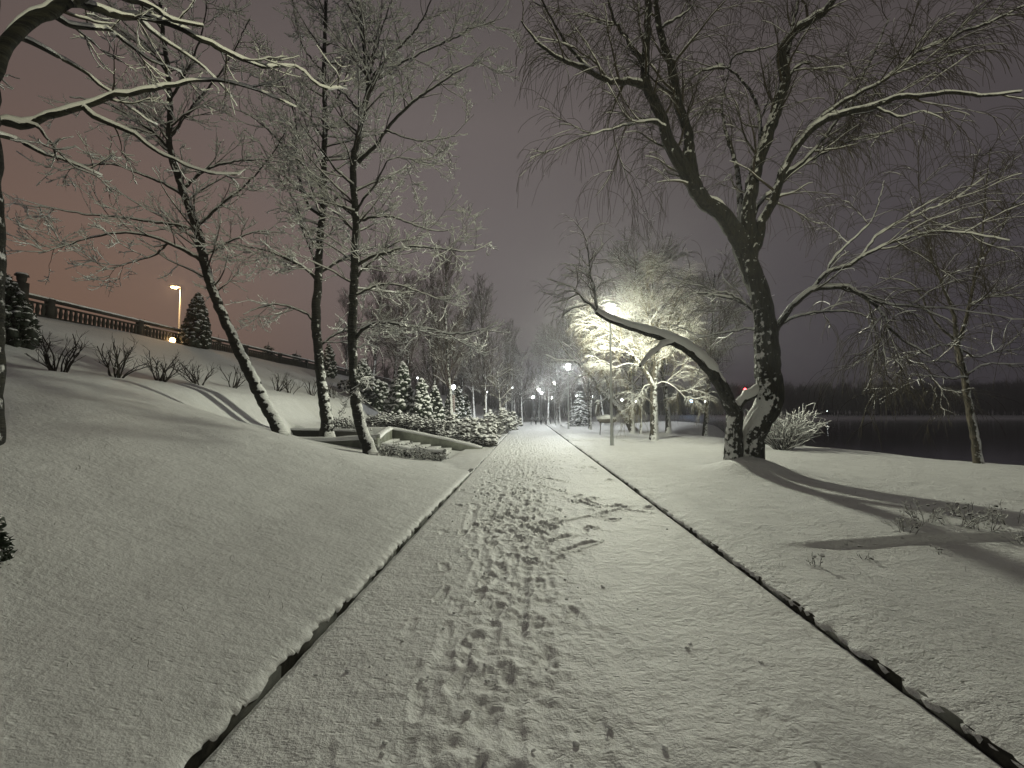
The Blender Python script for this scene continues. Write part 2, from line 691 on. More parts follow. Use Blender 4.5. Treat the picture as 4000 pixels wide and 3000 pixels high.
def resample(P, R, n):
    d = np.r_[0, np.cumsum(np.linalg.norm(np.diff(P, axis=0), axis=1))]
    t = np.linspace(0, d[-1], n)
    return np.stack([np.interp(t, d, P[:, i]) for i in range(3)], 1), np.interp(t, d, R)


def limb(vpts, d0, d1, r0, r1, spacing=.12, jit=.012, seed=0):
    """limb traced in the photograph and given its own depths (metres ahead) and radii"""
    n_ = len(vpts)
    pts = [V(x, y, d0 + (d1 - d0) * (i / (n_ - 1))) for i, (x, y) in enumerate(vpts)]
    rads = [r0 + (r1 - r0) * (i / (n_ - 1)) ** .8 for i in range(n_)]
    P, R = catmull(pts, rads, spacing)
    rg = np.random.default_rng(seed + n_)
    P[1:-1] += rg.normal(size=(len(P) - 2, 3)) * jit
    return P, R


def bark_tube(P, R, k=28, ridge=.07, seed=0, flare=0.0, freq=9):
    """thick tube with furrowed cross-section"""
    P2, R2 = resample(P, R, max(8, int(len(P) * 2.2)))
    v, f = sweep(P2[None], R2[None], k, np.array([[0.12, 1, 0.1]]), cap=True)
    n_ = len(P2)
    vv = v.reshape(n_, k, 3)
    c = P2[:, None, :]
    th = np.arange(k)[None, :] / k
    ln = np.r_[0, np.cumsum(np.linalg.norm(np.diff(P2, axis=0), axis=1))][:, None]
    # periodic in theta
    nz = 0
    for q, w in ((1, .6), (2.3, .4)):
        x1 = np.cos(th * 2 * math.pi) * freq * q * .32 + 7 + ln * 1.1 * q
        y1 = np.sin(th * 2 * math.pi) * freq * q * .32 + ln * .9
        nz = nz + w * (np.abs(vn(x1, y1, seed)) * 4 - .8)
    big = vn(np.cos(th * 2 * math.pi) * 1.1 + ln * .8, np.sin(th * 2 * math.pi) * 1.1 + 0 * ln, seed + 5)
    sc = 1 + ridge * nz + .22 * big * (ridge > 0)
    if flare:
        fl = np.exp(-ln / .28) * flare
        lob = 1 + .35 * np.cos(th * 2 * math.pi * 5 + 1.3)
        sc = sc + fl * lob
    vv = c + (vv - c) * sc[:, :, None]
    return vv.reshape(-1, 3), f


def build_tree(name, label, cat, loc, trunks, layers_fn, mats, seed, group=None, snow_amt=.012, bark_k=20,
               ridge=.05, flare=.5, limb_snow=.9, limb_side=6):
    """trunks: list of (P,R,is_trunk). layers_fn grows branches out of them and returns [(P,R,k,snow_amt)]"""
    rg = np.random.default_rng(seed)
    loc = np.asarray(loc, float)
    root = thing(name, label, cat, loc, 0, group)
    tr, sn = [], []
    for i, (P, R, main) in enumerate(trunks):
        tr.append(bark_tube(P - loc, R, bark_k if R[0] > .05 else 12, ridge, seed + i, flare if main == 2 else 0.0))
        k_ = 8 if R[0] > .04 else 6
        if main != 2 or True:
            Pq, Rq = resample(P - loc, R, max(4, len(P)))
            T = norm(np.gradient(Pq, axis=0))
            hz = np.clip(1 - np.abs(T[:, 2]), 0, 1)
            hz = sm(hz, .03, .42)
            rs = (Rq * (.98 if main == 3 else .70) + limb_snow * .012) * hz
            wob = 1 + .35 * vn(np.arange(len(Rq)) * .7, np.arange(len(Rq)) * 0 + seed + i, seed)
            rs = np.maximum(rs * wob, .0004)
            cpos = Pq + UP * (Rq * (.38 if main == 3 else .56) + rs * .30)[:, None] + (np.array([.24, -.38, 0]) * Rq[:, None] if main == 3 else 0)
            sn.append(sweep(cpos[None], rs[None], k_, np.array([[.1, 1, .1]]), cap=True))
    v, f = join(tr)
    mesh_obj('trunk', v, f, mats[0], root)
    tw, ts = [], []
    for (P, R, k, am, mult, power) in layers_fn(rg, trunks):
        P = P - loc
        tw.append(sweep(P, R, k))
        if am > 0:
            ts.append(snow_on(rg, P, R, am, 3 if k < 5 else 4, mult, power))
    v, f = join(tw)
    mesh_obj('crown', v, f, mats[1], root)
    sn += ts
    v, f = join(sn)
    mesh_obj('snow_cover', v, f, M['snow_twig'], root)
    return root


def stack_limbs(trunks, n=24, sel=None):
    P, R = [], []
    for i, (p, r, main) in enumerate(trunks):
        if sel is not None and not sel(i, main):
            continue
        a, b_ = resample(p, r, n)
        P.append(a)
        R.append(b_)
    return np.array(P), np.array(R)


def rmin(R, m_):
    return np.maximum(R, m_)


# maple-like young trees on the left: long arching branches, twigs curling up with snow at the tips
def left_layers(per=(2.6, 4.6, 8.5), l1=2.6, l2=1.05, l3=.34, tr0=.22, thin=.0055, up1=.03, sk=1.0):
    def fn(rg, trunks):
        out = []
        TP, TR = stack_limbs(trunks, 30, lambda i, m_: m_ == 2)
        LP, LR = stack_limbs(trunks, 24, lambda i, m_: m_ != 2)
        p, d, L, r = spawn(rg, TP, TR, per[0], tr0, .98, 1.0, .25, l1, .5, .032, .35)
        d[:, 2] = np.abs(d[:, 2]) * .6 + .15
        P1, R1 = grow(rg, p, norm(d), L, np.maximum(r, .014), np.full(len(r), thin), 9, .10, .10, -.12 + up1)
        out.append((P1, R1, 5, .013 * sk, .8, 1.2))
        p, d, L, r = spawn(rg, LP, LR, per[0] * .75, .12, .98, .85, .25, l1 * .50, .5, .02, .35)
        P1b, R1b = grow(rg, p, d, L, np.maximum(r, .010), np.full(len(r), thin), 9, .11, .05, .04)
        out.append((P1b, R1b, 4, .009, .8, 1.2))
        PA = np.concatenate([P1, P1b])
        RA = np.concatenate([R1, R1b])
        p, d, L, r = spawn(rg, PA, RA, per[1], .12, 1, .75, .25, l2, .55, .010, .45)
        P2, R2 = grow(rg, p, d, L, np.maximum(r, .006), np.full(len(r), thin * .8), 6, .13, -.02, .12)
        out.append((P2, R2, 3, .012 * sk, .7, 1.0))
        p, d, L, r = spawn(rg, P2, R2, per[2], .15, 1, .8, .3, l3, .8, .006, .3)
        P3, R3 = grow(rg, p, d, L, np.maximum(r, .0045), np.full(len(r), thin * .6), 4, .16, .10, .30)
        out.append((P3, R3, 3, .0105 * sk, .6, .9))
        return out
    return fn


def willow_layers(per=(2.0, 3.6, 4.2), l1=2.2, l2=1.3, hang=.95, thin=.0042, snow=(.010, .005, .0), g=-.16):
    def fn(rg, trunks):
        out = []
        LP, LR = stack_limbs(trunks, 26, lambda i, m_: m_ != 2)
        p, d, L, r = spawn(rg, LP, LR, per[0], .15, 1, .75, .25, l1, .5, .035, .35)
        P1, R1 = grow(rg, p, d, L, np.maximum(r, .012), np.full(len(r), thin), 10, .12, .10, -.06)
        out.append((P1, R1, 5, snow[0], .7, 1.2))
        p, d, L, r = spawn(rg, P1, R1, per[1], .1, 1, .7, .3, l2, .55, .010, .3)
        P2, R2 = grow(rg, p, d, L, np.maximum(r, .006), np.full(len(r), thin * .9), 8, .12, .02, g)
        out.append((P2, R2, 3, snow[1], .55, 1.3))
        PA = np.concatenate([P1[:, ::1][:, :8], P2])
        RA = np.concatenate([R1[:, :8], R2])
        p, d, L, r = spawn(rg, PA, RA, per[2], .15, 1, .55, .25, hang, .6, .005, .2)
        P3, R3 = grow(rg, p, d, L, np.maximum(r, .0045), np.full(len(r), thin * .75), 7, .11, g * .8, g * 2.4)
        out.append((P3, R3, 3, snow[2], .5, 1.3))
        return out
    return fn


# ------------------------------------------------------------------ ground
def grid_mesh(name, ulist, slist, zfun, material):
    Ug, Sg = np.meshgrid(ulist, slist)
    Z = zfun(Ug, Sg)
    X = Ug * ct + Sg * st_
    Y = -Ug * st_ + Sg * ct
    v = np.stack([X, Y, Z], -1).reshape(-1, 3)
    nu, ns = len(ulist), len(slist)
    i = np.arange(ns - 1)[:, None] * nu
    j = np.arange(nu - 1)[None, :]
    a = i + j
    f = np.stack([a, a + 1, a + 1 + nu, a + nu], -1).reshape(-1, 4)
    return mesh_obj(name, v, f, material)


def spaced(a, b, d0, growth, dmax):
    out = [a]
    d = d0
    while out[-1] < b:
        out.append(out[-1] + d)
        d = min(d * growth, dmax)
    return np.array(out)


srows = np.concatenate([np.arange(-30, -1, 1.5), np.arange(-1, 7, .025), np.arange(7, 14.4, .06), np.arange(14.4, 20.2, .08), spaced(20.2, 420, .16, 1.03, 14)])
lip_rng = np.random.default_rng(5)
KL, KR = -1.50, 2.15          # kerb lines
LEFT_EDGE = lambda s: KL - .011 + .030 * vn(s * 8, s * 0, 2) + .030 * vn(s * 31, s * 0, 12) + .02 * vn(s * 3.2, s * 0, 8)
RIGHT_EDGE = lambda s: KR + .008 + .030 * vn(s * 8, s * 0, 3) + .030 * vn(s * 31, s * 0, 13) + .02 * vn(s * 3.1, s * 0, 9)


def land(name, side):
    if side < 0:
        offs = np.concatenate([[0, 0, .012, .035, .07, .12, .2], spaced(.3, 20, .09, 1.02, .22), spaced(20.5, 160, .8, 1.15, 12)])
    else:
        offs = np.concatenate([[0, 0, .012, .035, .07, .12, .2], spaced(.3, 11, .07, 1.03, .16), spaced(11.2, 24, .2, 1.03, .5), spaced(24.5, 30, 2, 1.2, 8)])
    S = srows[:, None] + 0 * offs[None, :]
    edge = (LEFT_EDGE(S) if side < 0 else RIGHT_EDGE(S))
    U = edge + side * offs[None, :]
    Z = H(U, S)
    gap = (sm(S, 20.8, 21.0) * (1 - sm(S, 24.4, 24.6))) if side > 0 else sm(S, 11.9, 12.5) * (1 - sm(S, 19.5, 20)) * .6
    rnd = np.sqrt(np.clip(offs / .07, 0, 1))[None, :]
    Z = Z + .0 - (1 - rnd) * .03 * (1 - gap)
    Z = Z + .012 * vn(S * 14, U * 14, 21) * (offs < .3)[None, :] * (1 - gap)
    Z[:, 0] -= .030                                  # tucked-under lip
    U[:, 0] += side * .015
    X = U * ct + S * st_
    Y = -U * st_ + S * ct
    v = np.stack([X, Y, Z], -1).reshape(-1, 3)
    nu, ns = len(offs), len(srows)
    i = np.arange(ns - 1)[:, None] * nu
    j = np.arange(nu - 1)[None, :]
    a = i + j
    f = np.stack([a, a + 1, a + 1 + nu, a + nu], -1).reshape(-1, 4)
    if side < 0:
        f = f[:, ::-1]
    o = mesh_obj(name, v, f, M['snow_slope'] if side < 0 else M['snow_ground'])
    return tag(o, kind='structure')


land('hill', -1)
land('ground', 1)


# the trodden path
def path_heights(U, S):
    Z = .016 * fbm(U * 1.3, S * 1.3, 31, 3)
    lane = np.exp(-((U + .22 - .12 * np.sin(S * .35)) / (.50 + .05 * np.clip(S - 4, 0, 14))) ** 2)
    lane = np.maximum(lane, sm(S, 13, 20) * .8)
    Z += lane * (.030 * np.abs(fbm(U * 8, S * 6.5, 33, 3)) - .007) * 1.3
    Z += lane * .018 * np.maximum(vn(U * 13, S * 10, 39), 0) ** 1.0
    Z += lane * .013 * np.abs(vn(U * 26, S * 24, 35))
    Z += .004 * fbm(U * 18, S * 11, 37, 2)
    return Z


prow = list(np.arange(-30, -2.1, .35)) + [-2.0]
while prow[-1] < 75:
    prow.append(prow[-1] + max(.018, .0042 * max(prow[-1], 0)))
prow = np.array(prow)
pcol = np.linspace(0, 1, 250)
PU = (KL - .015) + (KR - KL + .03) * pcol[None, :] + 0 * prow[:, None]
PS = prow[:, None] + 0 * pcol[None, :]
PZ = path_heights(PU, PS)
rg = np.random.default_rng(77)


def stamp(u, s, yaw, L, Wd, dep, rim=.5):
    if s < -1.5 or s > 60:
        return
    R_ = max(L, Wd) * 1.1
    i0, i1 = np.searchsorted(prow, [s - R_, s + R_])
    c0 = int(np.clip((u - R_ - KL) / (KR - KL) * 250, 0, 249))
    c1 = int(np.clip((u + R_ - KL) / (KR - KL) * 250 + 1, 1, 250))
    if i1 <= i0 or c1 <= c0:
        return
    du = PU[i0:i1, c0:c1] - u
    ds = PS[i0:i1, c0:c1] - s
    a = (du * math.sin(yaw) + ds * math.cos(yaw)) / (L / 2)
    b_ = (du * math.cos(yaw) - ds * math.sin(yaw)) / (Wd / 2 * (1 - .18 * np.cos(a * 2.2)))
    q = (np.abs(a) ** 2.6 + np.abs(b_) ** 2.6) ** (1 / 2.6)
    q = q + .45 * vn(du * 22 + u * 9, ds * 22 + s * 9, 4) + .2 * vn(du * 55, ds * 55, 6)
    hole = 1 - sm(q, .72, 1.0)
    rimv = np.exp(-((q - 1.15) / .16) ** 2)
    PZ[i0:i1, c0:c1] += -dep * hole + dep * rim * rimv * (1 - hole)


for (u0, w_, dp, s0, s1, ph) in ((-.86, .05, .012, 1.2, 9, 0), (-.55, .06, .012, 1.5, 30, 1), (-.30, .05, .010, 2, 26, 2), (-.02, .045, .020, 2.4, 5.2, 3), (.10, .06, .012, 1, 14, 4),
                                (.33, .05, .008, 1, 8, 5), (.62, .07, .007, 1, 12, 6)):
    uc = u0 + .05 * np.sin(PS * 1.3 + ph * 2) + .06 * vn(PS * 1.7, PS * 0 + ph, 61) + .35 * u0 * sm(PS, 5, 16)
    on_ = sm(PS, s0, s0 + .4) * (1 - sm(PS, s1 - 1, s1)) * sm(vn(PS * 2.2, PS * 0 + ph * 3, 63), -.25, .1)
    d_ = (PU - uc) / w_ + .7 * vn(PU * 30, PS * 16, 65)
    PZ += on_ * dp * (-np.exp(-d_ ** 2) + .55 * np.exp(-((np.abs(d_) - 1.7) / .5) ** 2))

# lanes of walkers, one boot print after the other
lanes = [(-.62, .05, 0), (-.38, .03, .3), (-.18, -.01, .5), (.02, .015, .15), (-.80, .02, .6), (.25, -.02, .4), (-.5, .0, .8), (-.05, .02, .7)]
for li, (u0, drift, ph) in enumerate(lanes):
    s = -1.2 + ph
    k = 0
    end = rg.uniform(30, 58) if li < 6 else 9
    while s < end:
        spread = np.clip((s - 5) / 14, 0, 1)
        u = u0 * (1 + .9 * spread) + drift * 3 * math.sin(s * .5 + li) + (.09 if k % 2 else -.09) + rg.normal(0, .03) + spread * .25
        stamp(u, s, rg.normal(.03, .12) + (.15 if k % 2 else -.1), rg.uniform(.27, .31), rg.uniform(.10, .125), rg.uniform(.006, .016), rg.uniform(.4, 1.0))
        s += rg.uniform(.58, .74)
        k += 1
for _ in range(420):          # the well used stretch further on
    s = 6 + 40 * rg.random() ** 1.2
    stamp(rg.uniform(-1.2, 1.9) if s > 12 else rg.normal(-.1, .55), s, rg.normal(0, .5), rg.uniform(.2, .32), rg.uniform(.09, .14), rg.uniform(.012, .03), rg.uniform(.2, .6))
for _ in range(12):           # older half-filled prints on the right
    s = rg.uniform(1.6, 7)
    stamp(rg.uniform(.5, 1.9), s, rg.normal(0, .4), rg.uniform(.30, .42), .20, rg.uniform(.005, .009), .0)


def drag(x0, y0, x1, y1, w=.07, dep=.02):
    def g_(x, y):
        px, py = (1600 + x * .5425) * .256, (1600 + y * .5425) * .256
        Yd = CAMH * FPX / (py - HOR)
        p = at(px, py, Yd)
        k_ = CAMH / max(CAMH - p[2], .01)
        p = np.array([0, 0, CAMH]) + (p - np.array([0, 0, CAMH])) * k_
        return to_us(p)
    (ua, sa), (ub, sb) = g_(x0, y0), g_(x1, y1)
    L = math.hypot(ub - ua, sb - sa)
    yaw = math.atan2(ub - ua, sb - sa)
    stamp((ua + ub) / 2, (sa + sb) / 2, yaw, L, w, dep, .9)


for q in [(1080, 810, 1330, 760), (1000, 960, 1170, 900), (1090, 1030, 1330, 950), (930, 545, 1130, 600), (1230, 640, 1380, 700),
          (1550, 720, 1730, 740), (960, 490, 1120, 520), (1180, 650, 1370, 712), (1340, 690, 1560, 705), (1380, 760, 1560, 700)]:
    drag(*q, w=.10 + .03 * (hash(q) % 3), dep=.018)
for (x, y) in [(1400, 740), (1310, 850), (740, 780), (880, 730), (830, 690), (900, 860), (1230, 620), (1320, 640), (880, 1080), (960, 820),
               (1000, 840), (690, 760), (640, 780), (800, 930), (1460, 790), (1720, 705), (1500, 690), (1700, 540), (1440, 510)]:
    drag(x - 12, y + 8, x + 12, y - 8, w=.15, dep=.026)
ew = np.minimum(sm(PU, KL - .01, KL + .035), 1 - sm(PU, KR - .035, KR + .01))
PZ = PZ * (.4 + .6 * ew) - .025 * (1 - ew) + .012 * vn(PS * 13, PU * 13, 51) * (1 - ew)
v = np.stack([PU * ct + PS * st_, -PU * st_ + PS * ct, PZ], -1).reshape(-1, 3)
nu, ns = PU.shape[1], PU.shape[0]
a = np.arange(ns - 1)[:, None] * nu + np.arange(nu - 1)[None, :]
f = np.stack([a, a + 1, a + 1 + nu, a + nu], -1).reshape(-1, 4)
tag(mesh_obj('path', v, f, M['snow_path']), kind='structure')

# kerbs: dark stone lines between the snow of the path and of the lawns
for side, U0, spans in ((-1, KL, [(-30, 80)]), (1, KR, [(-30, 20.9), (24.4, 80)])):
    mb = MB()
    for (a0, b0) in spans:
        ss = spaced(a0, b0, .8, 1.0, .8)
        for q in range(len(ss) - 1):
            s0, s1 = ss[q], ss[q + 1] - .0005
            lo, top = -.10, .045
            if side < 0 and 12 < s0 < 19.6:
                top = .010
            if side < 0 and s0 > 19.6:
                top = .028
            ua, ub = (U0 - .12, U0 - .022) if side < 0 else (U0 + .022, U0 + .12)
            mb.hexa([us(ua, s0, lo), us(ub, s0, lo), us(ub, s1, lo), us(ua, s1, lo), us(ua, s0, top), us(ub, s0, top), us(ub, s1, top), us(ua, s1, top)])
    o = mb.build('kerb', M['kerb'])
    tag(o, kind='structure')

# water and far bank
mb = MB()
v = np.array([[-60, -60, -.82], [900, -60, -.82], [900, 900, -.82], [-60, 900, -.82]])
tag(mesh_obj('water', v, np.array([[0, 1, 2, 3]]), M['water'], smooth=False), kind='structure')


def far_bank():
    us_ = np.linspace(-10, 700, 240)
    vs = []
    prof = [(0, -1.6), (2, -.7), (4, -.35), (9, .1), (14, .35), (40, 1.0), (300, 2.5)]
    for x in us_:
        y0 = 150 + 6 * fbm(np.array(x * .02), np.array(0.), 71, 3) + .06 * abs(x - 120)
        for (dy, z) in prof:
            vs.append((x, y0 + dy, z + .15 * float(vn(np.array(x * .1), np.array(dy * .1), 73))))
    nn = len(prof)
    a = np.arange(len(us_) - 1)[:, None] * nn + np.arange(nn - 1)[None, :]
    f = np.stack([a, a + nn, a + nn + 1, a + 1], -1).reshape(-1, 4)
    tag(mesh_obj('far_bank', np.array(vs), f, M['snow_ground']), kind='structure')


far_bank()


def mass_of_trees(name, label, spots, seed, mat_, twigs=90, hscale=1.0):
    """a distant wood that reads as one mass: trunks with sprays of bare twigs"""
    rg = np.random.default_rng(seed)
    n = len(spots)
    spots = np.array(spots, float)
    hgt = spots[:, 3] * hscale
    P, R = grow(rg, spots[:, :3], np.tile(UP, (n, 1)) + rg.normal(size=(n, 3)) * .05, hgt, hgt * .018, hgt * .004, 6, .05)
    groups = [sweep(P, R, 4)]
    p, d, L, r = spawn(rg, P, R, twigs / hgt.mean() * .22, .12, 1, .75, .2, hgt.mean() * .32, .6, .12, .45)
    P1, R1 = grow(rg, p, d, L, np.full(len(L), .09), np.full(len(L), .03), 5, .12, .12)
    groups.append(sweep(P1, R1, 3))
    p, d, L, r = spawn(rg, P1, R1, 1.6, .2, 1, .6, .3, 1.8, .6, .06, .3)
    P2, R2 = grow(rg, p, d, L, np.full(len(L), .06), np.full(len(L), .025), 3, .15, .1)
    groups.append(sweep(P2, R2, 3))
    v, f = join(groups)
    return tag(mesh_obj(name, v, f, mat_), label, 'wood', kind='stuff')


rg = np.random.default_rng(9)
sp_far = []
for _ in range(1700):
    x = rg.uniform(25, 330)
    dy = rg.uniform(8, 30)
    sp_far.append((x, 152 + dy + .06 * abs(x - 120), .2, rg.uniform(6.5, 10.5) * (1 + .0012 * x)))
mass_of_trees('far_wood', 'dark band of bare trees along the far shore of the lake', sp_far, 10, M['wood_mass'], 110)
sp2 = []
for _ in range(210):
    u, s = rg.uniform(-45, 22), rg.uniform(95, 190)
    w = us(u, s)
    sp2.append((w[0], w[1], 0, rg.uniform(9, 17)))
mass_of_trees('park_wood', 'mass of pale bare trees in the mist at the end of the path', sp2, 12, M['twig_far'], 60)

# ------------------------------------------------------------------ lamps
def lamp_light(name, loc, power, colr, parent=None, radius=.12, batwing=True, up=.30, down=1.0):
    ld = bpy.data.lights.new(name, 'POINT')
    ld.energy = power
    ld.color = colr
    ld.shadow_soft_size = radius
    if batwing:
        # luminaire optics: most of the light leaves at a flat angle, as park lanterns spread it
        ld.use_nodes = True
        n, l = ld.node_tree.nodes, ld.node_tree.links
        em = n['Emission']
        g = n.new('ShaderNodeNewGeometry')
        s_ = n.new('ShaderNodeSeparateXYZ')
        l.new(g.outputs['Incoming'], s_.inputs[0])
        dn = mathn(n, l, 'ADD', mathn(n, l, 'MULTIPLY', s_.outputs['Z'], -.5), .5)
        cv = n.new('ShaderNodeValToRGB')
        el = cv.color_ramp.elements
        el[0].position, el[0].color = 0.0, (up * .5, up * .5, up * .5, 1)
        el[1].position, el[1].color = 1.0, (.16 * down, .16 * down, .16 * down, 1)
        for pos, val in ((.45, up), (.50, up * 1.15), (.56, .55), (.60, .88), (.64, 1.0), (.70, .85), (.80, .42)):
            val = val * down if pos > .55 else val
            q = el.new(pos)
            q.color = (val, val, val, 1)
        l.new(dn, cv.inputs['Fac'])
        l.new(cv.outputs[0], em.inputs['Strength'])
    lo = bpy.data.objects.new(name, ld)
    col.objects.link(lo)
    lo.location = tuple(float(q) for q in loc)
    if parent:
        lo.parent = parent
    return lo


def make_lamp(loc, label, power, colr, height=6.0, group='park lamps along the path', up=.50, down=1.0):
    root = thing('park_lamp', label, 'park lamp', loc, 0, group)
    p = MB()
    p.lathe([(.0, 0), (.115, 0), (.115, .04), (.085, .06), (.078, .9), (.058, .95), (.040, height - .42), (.052, height - .42), (.05, height - .34), (0, height - .34)], k=14)
    p.build('pole', M['steel'], root, True)
    g = MB()
    hh = height
    g.lathe([(.06, hh - .34), (.14, hh - .33), (.21, hh + .14)], k=20)
    g.build('lantern_glass', M['glass_white'], root, True)
    fr = MB()
    for q in range(4):
        a = q * math.pi / 2 + .4
        fr.tube([(math.cos(a) * .145, math.sin(a) * .145, hh - .335), (math.cos(a) * .215, math.sin(a) * .215, hh + .14)], [.008, .008], 4)
    fr.build('lantern_frame', M['black_metal'], root)
    c = MB()
    c.lathe([(0, hh + .14), (.40, hh + .15), (.40, hh + .17), (.16, hh + .24), (0, hh + .27)], k=24)
    c.build('cap', M['black_metal'], root, True)
    s = MB()
    s.lathe([(.38, hh + .178), (.36, hh + .21), (.2, hh + .29), (0, hh + .33)], k=20)
    s.build('snow_cap', M['snow'], root, True)
    lamp_light('lamp_bulb', (0, 0, hh - .08), power, colr, root, radius=.30 if loc[1] < 0 else .26, up=up, down=down)
    return root


LP1 = at(612, 448.5, 19.9)
u1, s1 = to_us(LP1)
make_lamp(us(u1, s1, float(H(u1, s1)) - .03), 'tall lit park lamp on a steel pole beside the brightly lit willow, nearest one', 7000, (.98, 1.0, .78), 6.15)
u2, s2 = 3.5, 39.8
make_lamp(us(u2, s2, float(H(u2, s2)) - .03), 'second lit park lamp along the path, its whole lantern shape visible', 5600, (.95, 1.0, .97), 5.6)
make_lamp(us(3.45, 60, float(H(3.45, 60)) - .03), 'third lit park lamp, glowing beside the tree with a wrapped trunk', 4800, (.95, 1.0, .97), 5.4)
make_lamp(us(5.6, -5.5, float(H(5.6, -5.5)) - .03), 'lit park lamp standing behind the camera', 4600, (1.0, .98, .66), 6.0, up=1.0, down=.17)


def far_lamp(px, py, label, s=None, size=.16):
    """small lit globe on a thin pole, distance from its height in the view"""
    Y = s or CAMH * 0 + FPX * 3.6 / max(HOR - py, 4)
    p = at(px, py, Y)
    root = thing('park_lamp', label, 'park lamp', (p[0], p[1], 0), 0, 'far lamps in the park')
    a = MB()
    a.tube([(0, 0, -.3), (0, 0, p[2] - size)], [.06, .04], 6)
    a.build('pole', M['steel'], root, True)
    g = MB()
    q = p[2]
    g.lathe([(0.001, q - size), (size * .7, q - size * .7), (size, q), (size * .7, q + size * .7), (.001, q + size)], k=10)
    g.build('globe', M['globe'], root, True)
    h_ = MB()
    h_.lathe([(.001, q + size + .03), (size * 1.5, q + size), (size * 1.5, q + size - .03)], k=10)
    h_.build('cap', M['black_metal'], root)


far_lamp(453.6, 387.0, 'lit lamp between the snowy thujas left of the path', 62, .30)
far_lamp(417.5, 378, 'tiny lit lamp high up between the left trunks', 60, .12)
far_lamp(512, 387.6, 'small lit lamp above the young tree left of the path end', None, .17)
far_lamp(513.5, 395, 'faint lit lamp just under another one, left of the path end', None, .16)
far_lamp(487, 392, 'tiny lit lamp left of the young pale tree', None, .12)
far_lamp(533, 397.2, 'bright lit lamp straight over the bicycle rack', None, .40)
far_lamp(539, 389.8, 'upper one of two close lamps over the path end', None, .27)
far_lamp(541.5, 392.8, 'lower one of two close lamps over the path end', None, .32)
far_lamp(551, 398, 'bright lit lamp under the lit twigs left of the third park lamp', None, .42)
far_lamp(577, 396, 'small lit lamp above the tip of the spruce', None, .22)
far_lamp(592, 397, 'lit lamp right of the spruce tip, upper of two', None, .38)
far_lamp(588.5, 401, 'lit lamp right of the spruce tip, lower of two', None, .45)
far_lamp(614, 399, 'small lit lamp just right of the nearest lamp pole', None, .28)
far_lamp(617, 402, 'lit lamp low beside the nearest lamp pole', None, .40)
far_lamp(622, 400, 'lit lamp between the two leaning stems', None, .42)
far_lamp(627, 403, 'lit lamp low between the leaning stem and the snowy trunk', None, .50)
far_lamp(631, 400.5, 'small lit lamp left of the snowy trunk', None, .30)
far_lamp(636, 401.5, 'pale lit lamp nearest to the snowy trunk on its left', None, .34)


def beacon(px, py, Y, label, material, size, cat='beacon'):
    p = at(px, py, Y)
    root = thing('light_mast', label, cat, (p[0], p[1], 0))
    a = MB()
    a.tube([(0, 0, -1), (0, 0, p[2] - size)], [.12, .08], 6)
    a.build('mast', M['black_metal'], root, True)
    g = MB()
    q = p[2]
    g.lathe([(0.001, q - size), (size * .8, q - size * .6), (size, q), (size * .8, q + size * .6), (.001, q + size)], k=10)
    g.build('lamp_head', material, root, True)


beacon(745, 389.2, 160, 'red light on a mast across the lake, seen between the willow stems', M['globe_red'], .40)
beacon(691.5, 401, 158, 'small blue light on the far shore left of the big willow', M['globe_blue'], .45)
beacon(705, 401.5, 158, 'small white light on the far shore right of the blue one', M['globe'], .22)
beacon(827, 411, 156, 'tiny pale light on the far shore right of the big willow', M['globe'], .10)

# ------------------------------------------------------------------ willow (big, right of the path)
WD = 11.05
wt = []


def add(lst, pts, d0, d1, r0, r1, main=0, **kw):
    P, R = limb(pts, d0, d1, r0, r1, **kw)
    lst.append((P, R, main))


add(wt, [(1616, 1042), (1622, 985), (1625, 941), (1643, 904), (1661, 874), (1664, 841), (1660, 808), (1657, 774), (1653, 720), (1645, 655), (1626, 590), (1608, 540), (1598, 510)], WD, WD - .2, .37, .225, 2, jit=.008)
wt[0][1][:] = np.interp(np.linspace(0, 1, len(wt[0][1])), [0, .06, .15, .3, .45, .6, 1], [.38, .32, .295, .295, .278, .247, .21])
add(wt, [(1581, 1040), (1584, 975), (1585, 930), (1586, 891), (1573, 868), (1560, 838), (1543, 811), (1523, 788), (1495, 762), (1455, 738), (1410, 722), (1365, 708), (1325, 694), (1300, 682), (1287, 672)], WD, WD - 1.6, .235, .085, 3, jit=.008)
add(wt, [(1587, 890), (1600, 868), (1618, 854), (1637, 844), (1655, 820)], WD - .02, WD + .02, .115, .12, 3)
# bent snowy side piece of the arching limb
add(wt, [(1455, 738), (1432, 744), (1410, 762), (1392, 780), (1383, 790)], WD - 1.0, WD - 1.5, .07, .03, 3)
add(wt, [(1290, 674), (1286, 640), (1278, 600), (1272, 560), (1268, 520)], WD - 1.6, WD - 1.6, .038, .010, 4)
add(wt, [(1290, 672), (1262, 648), (1235, 622), (1205, 610)], WD - 1.6, WD - 2.0, .03, .007, 4)
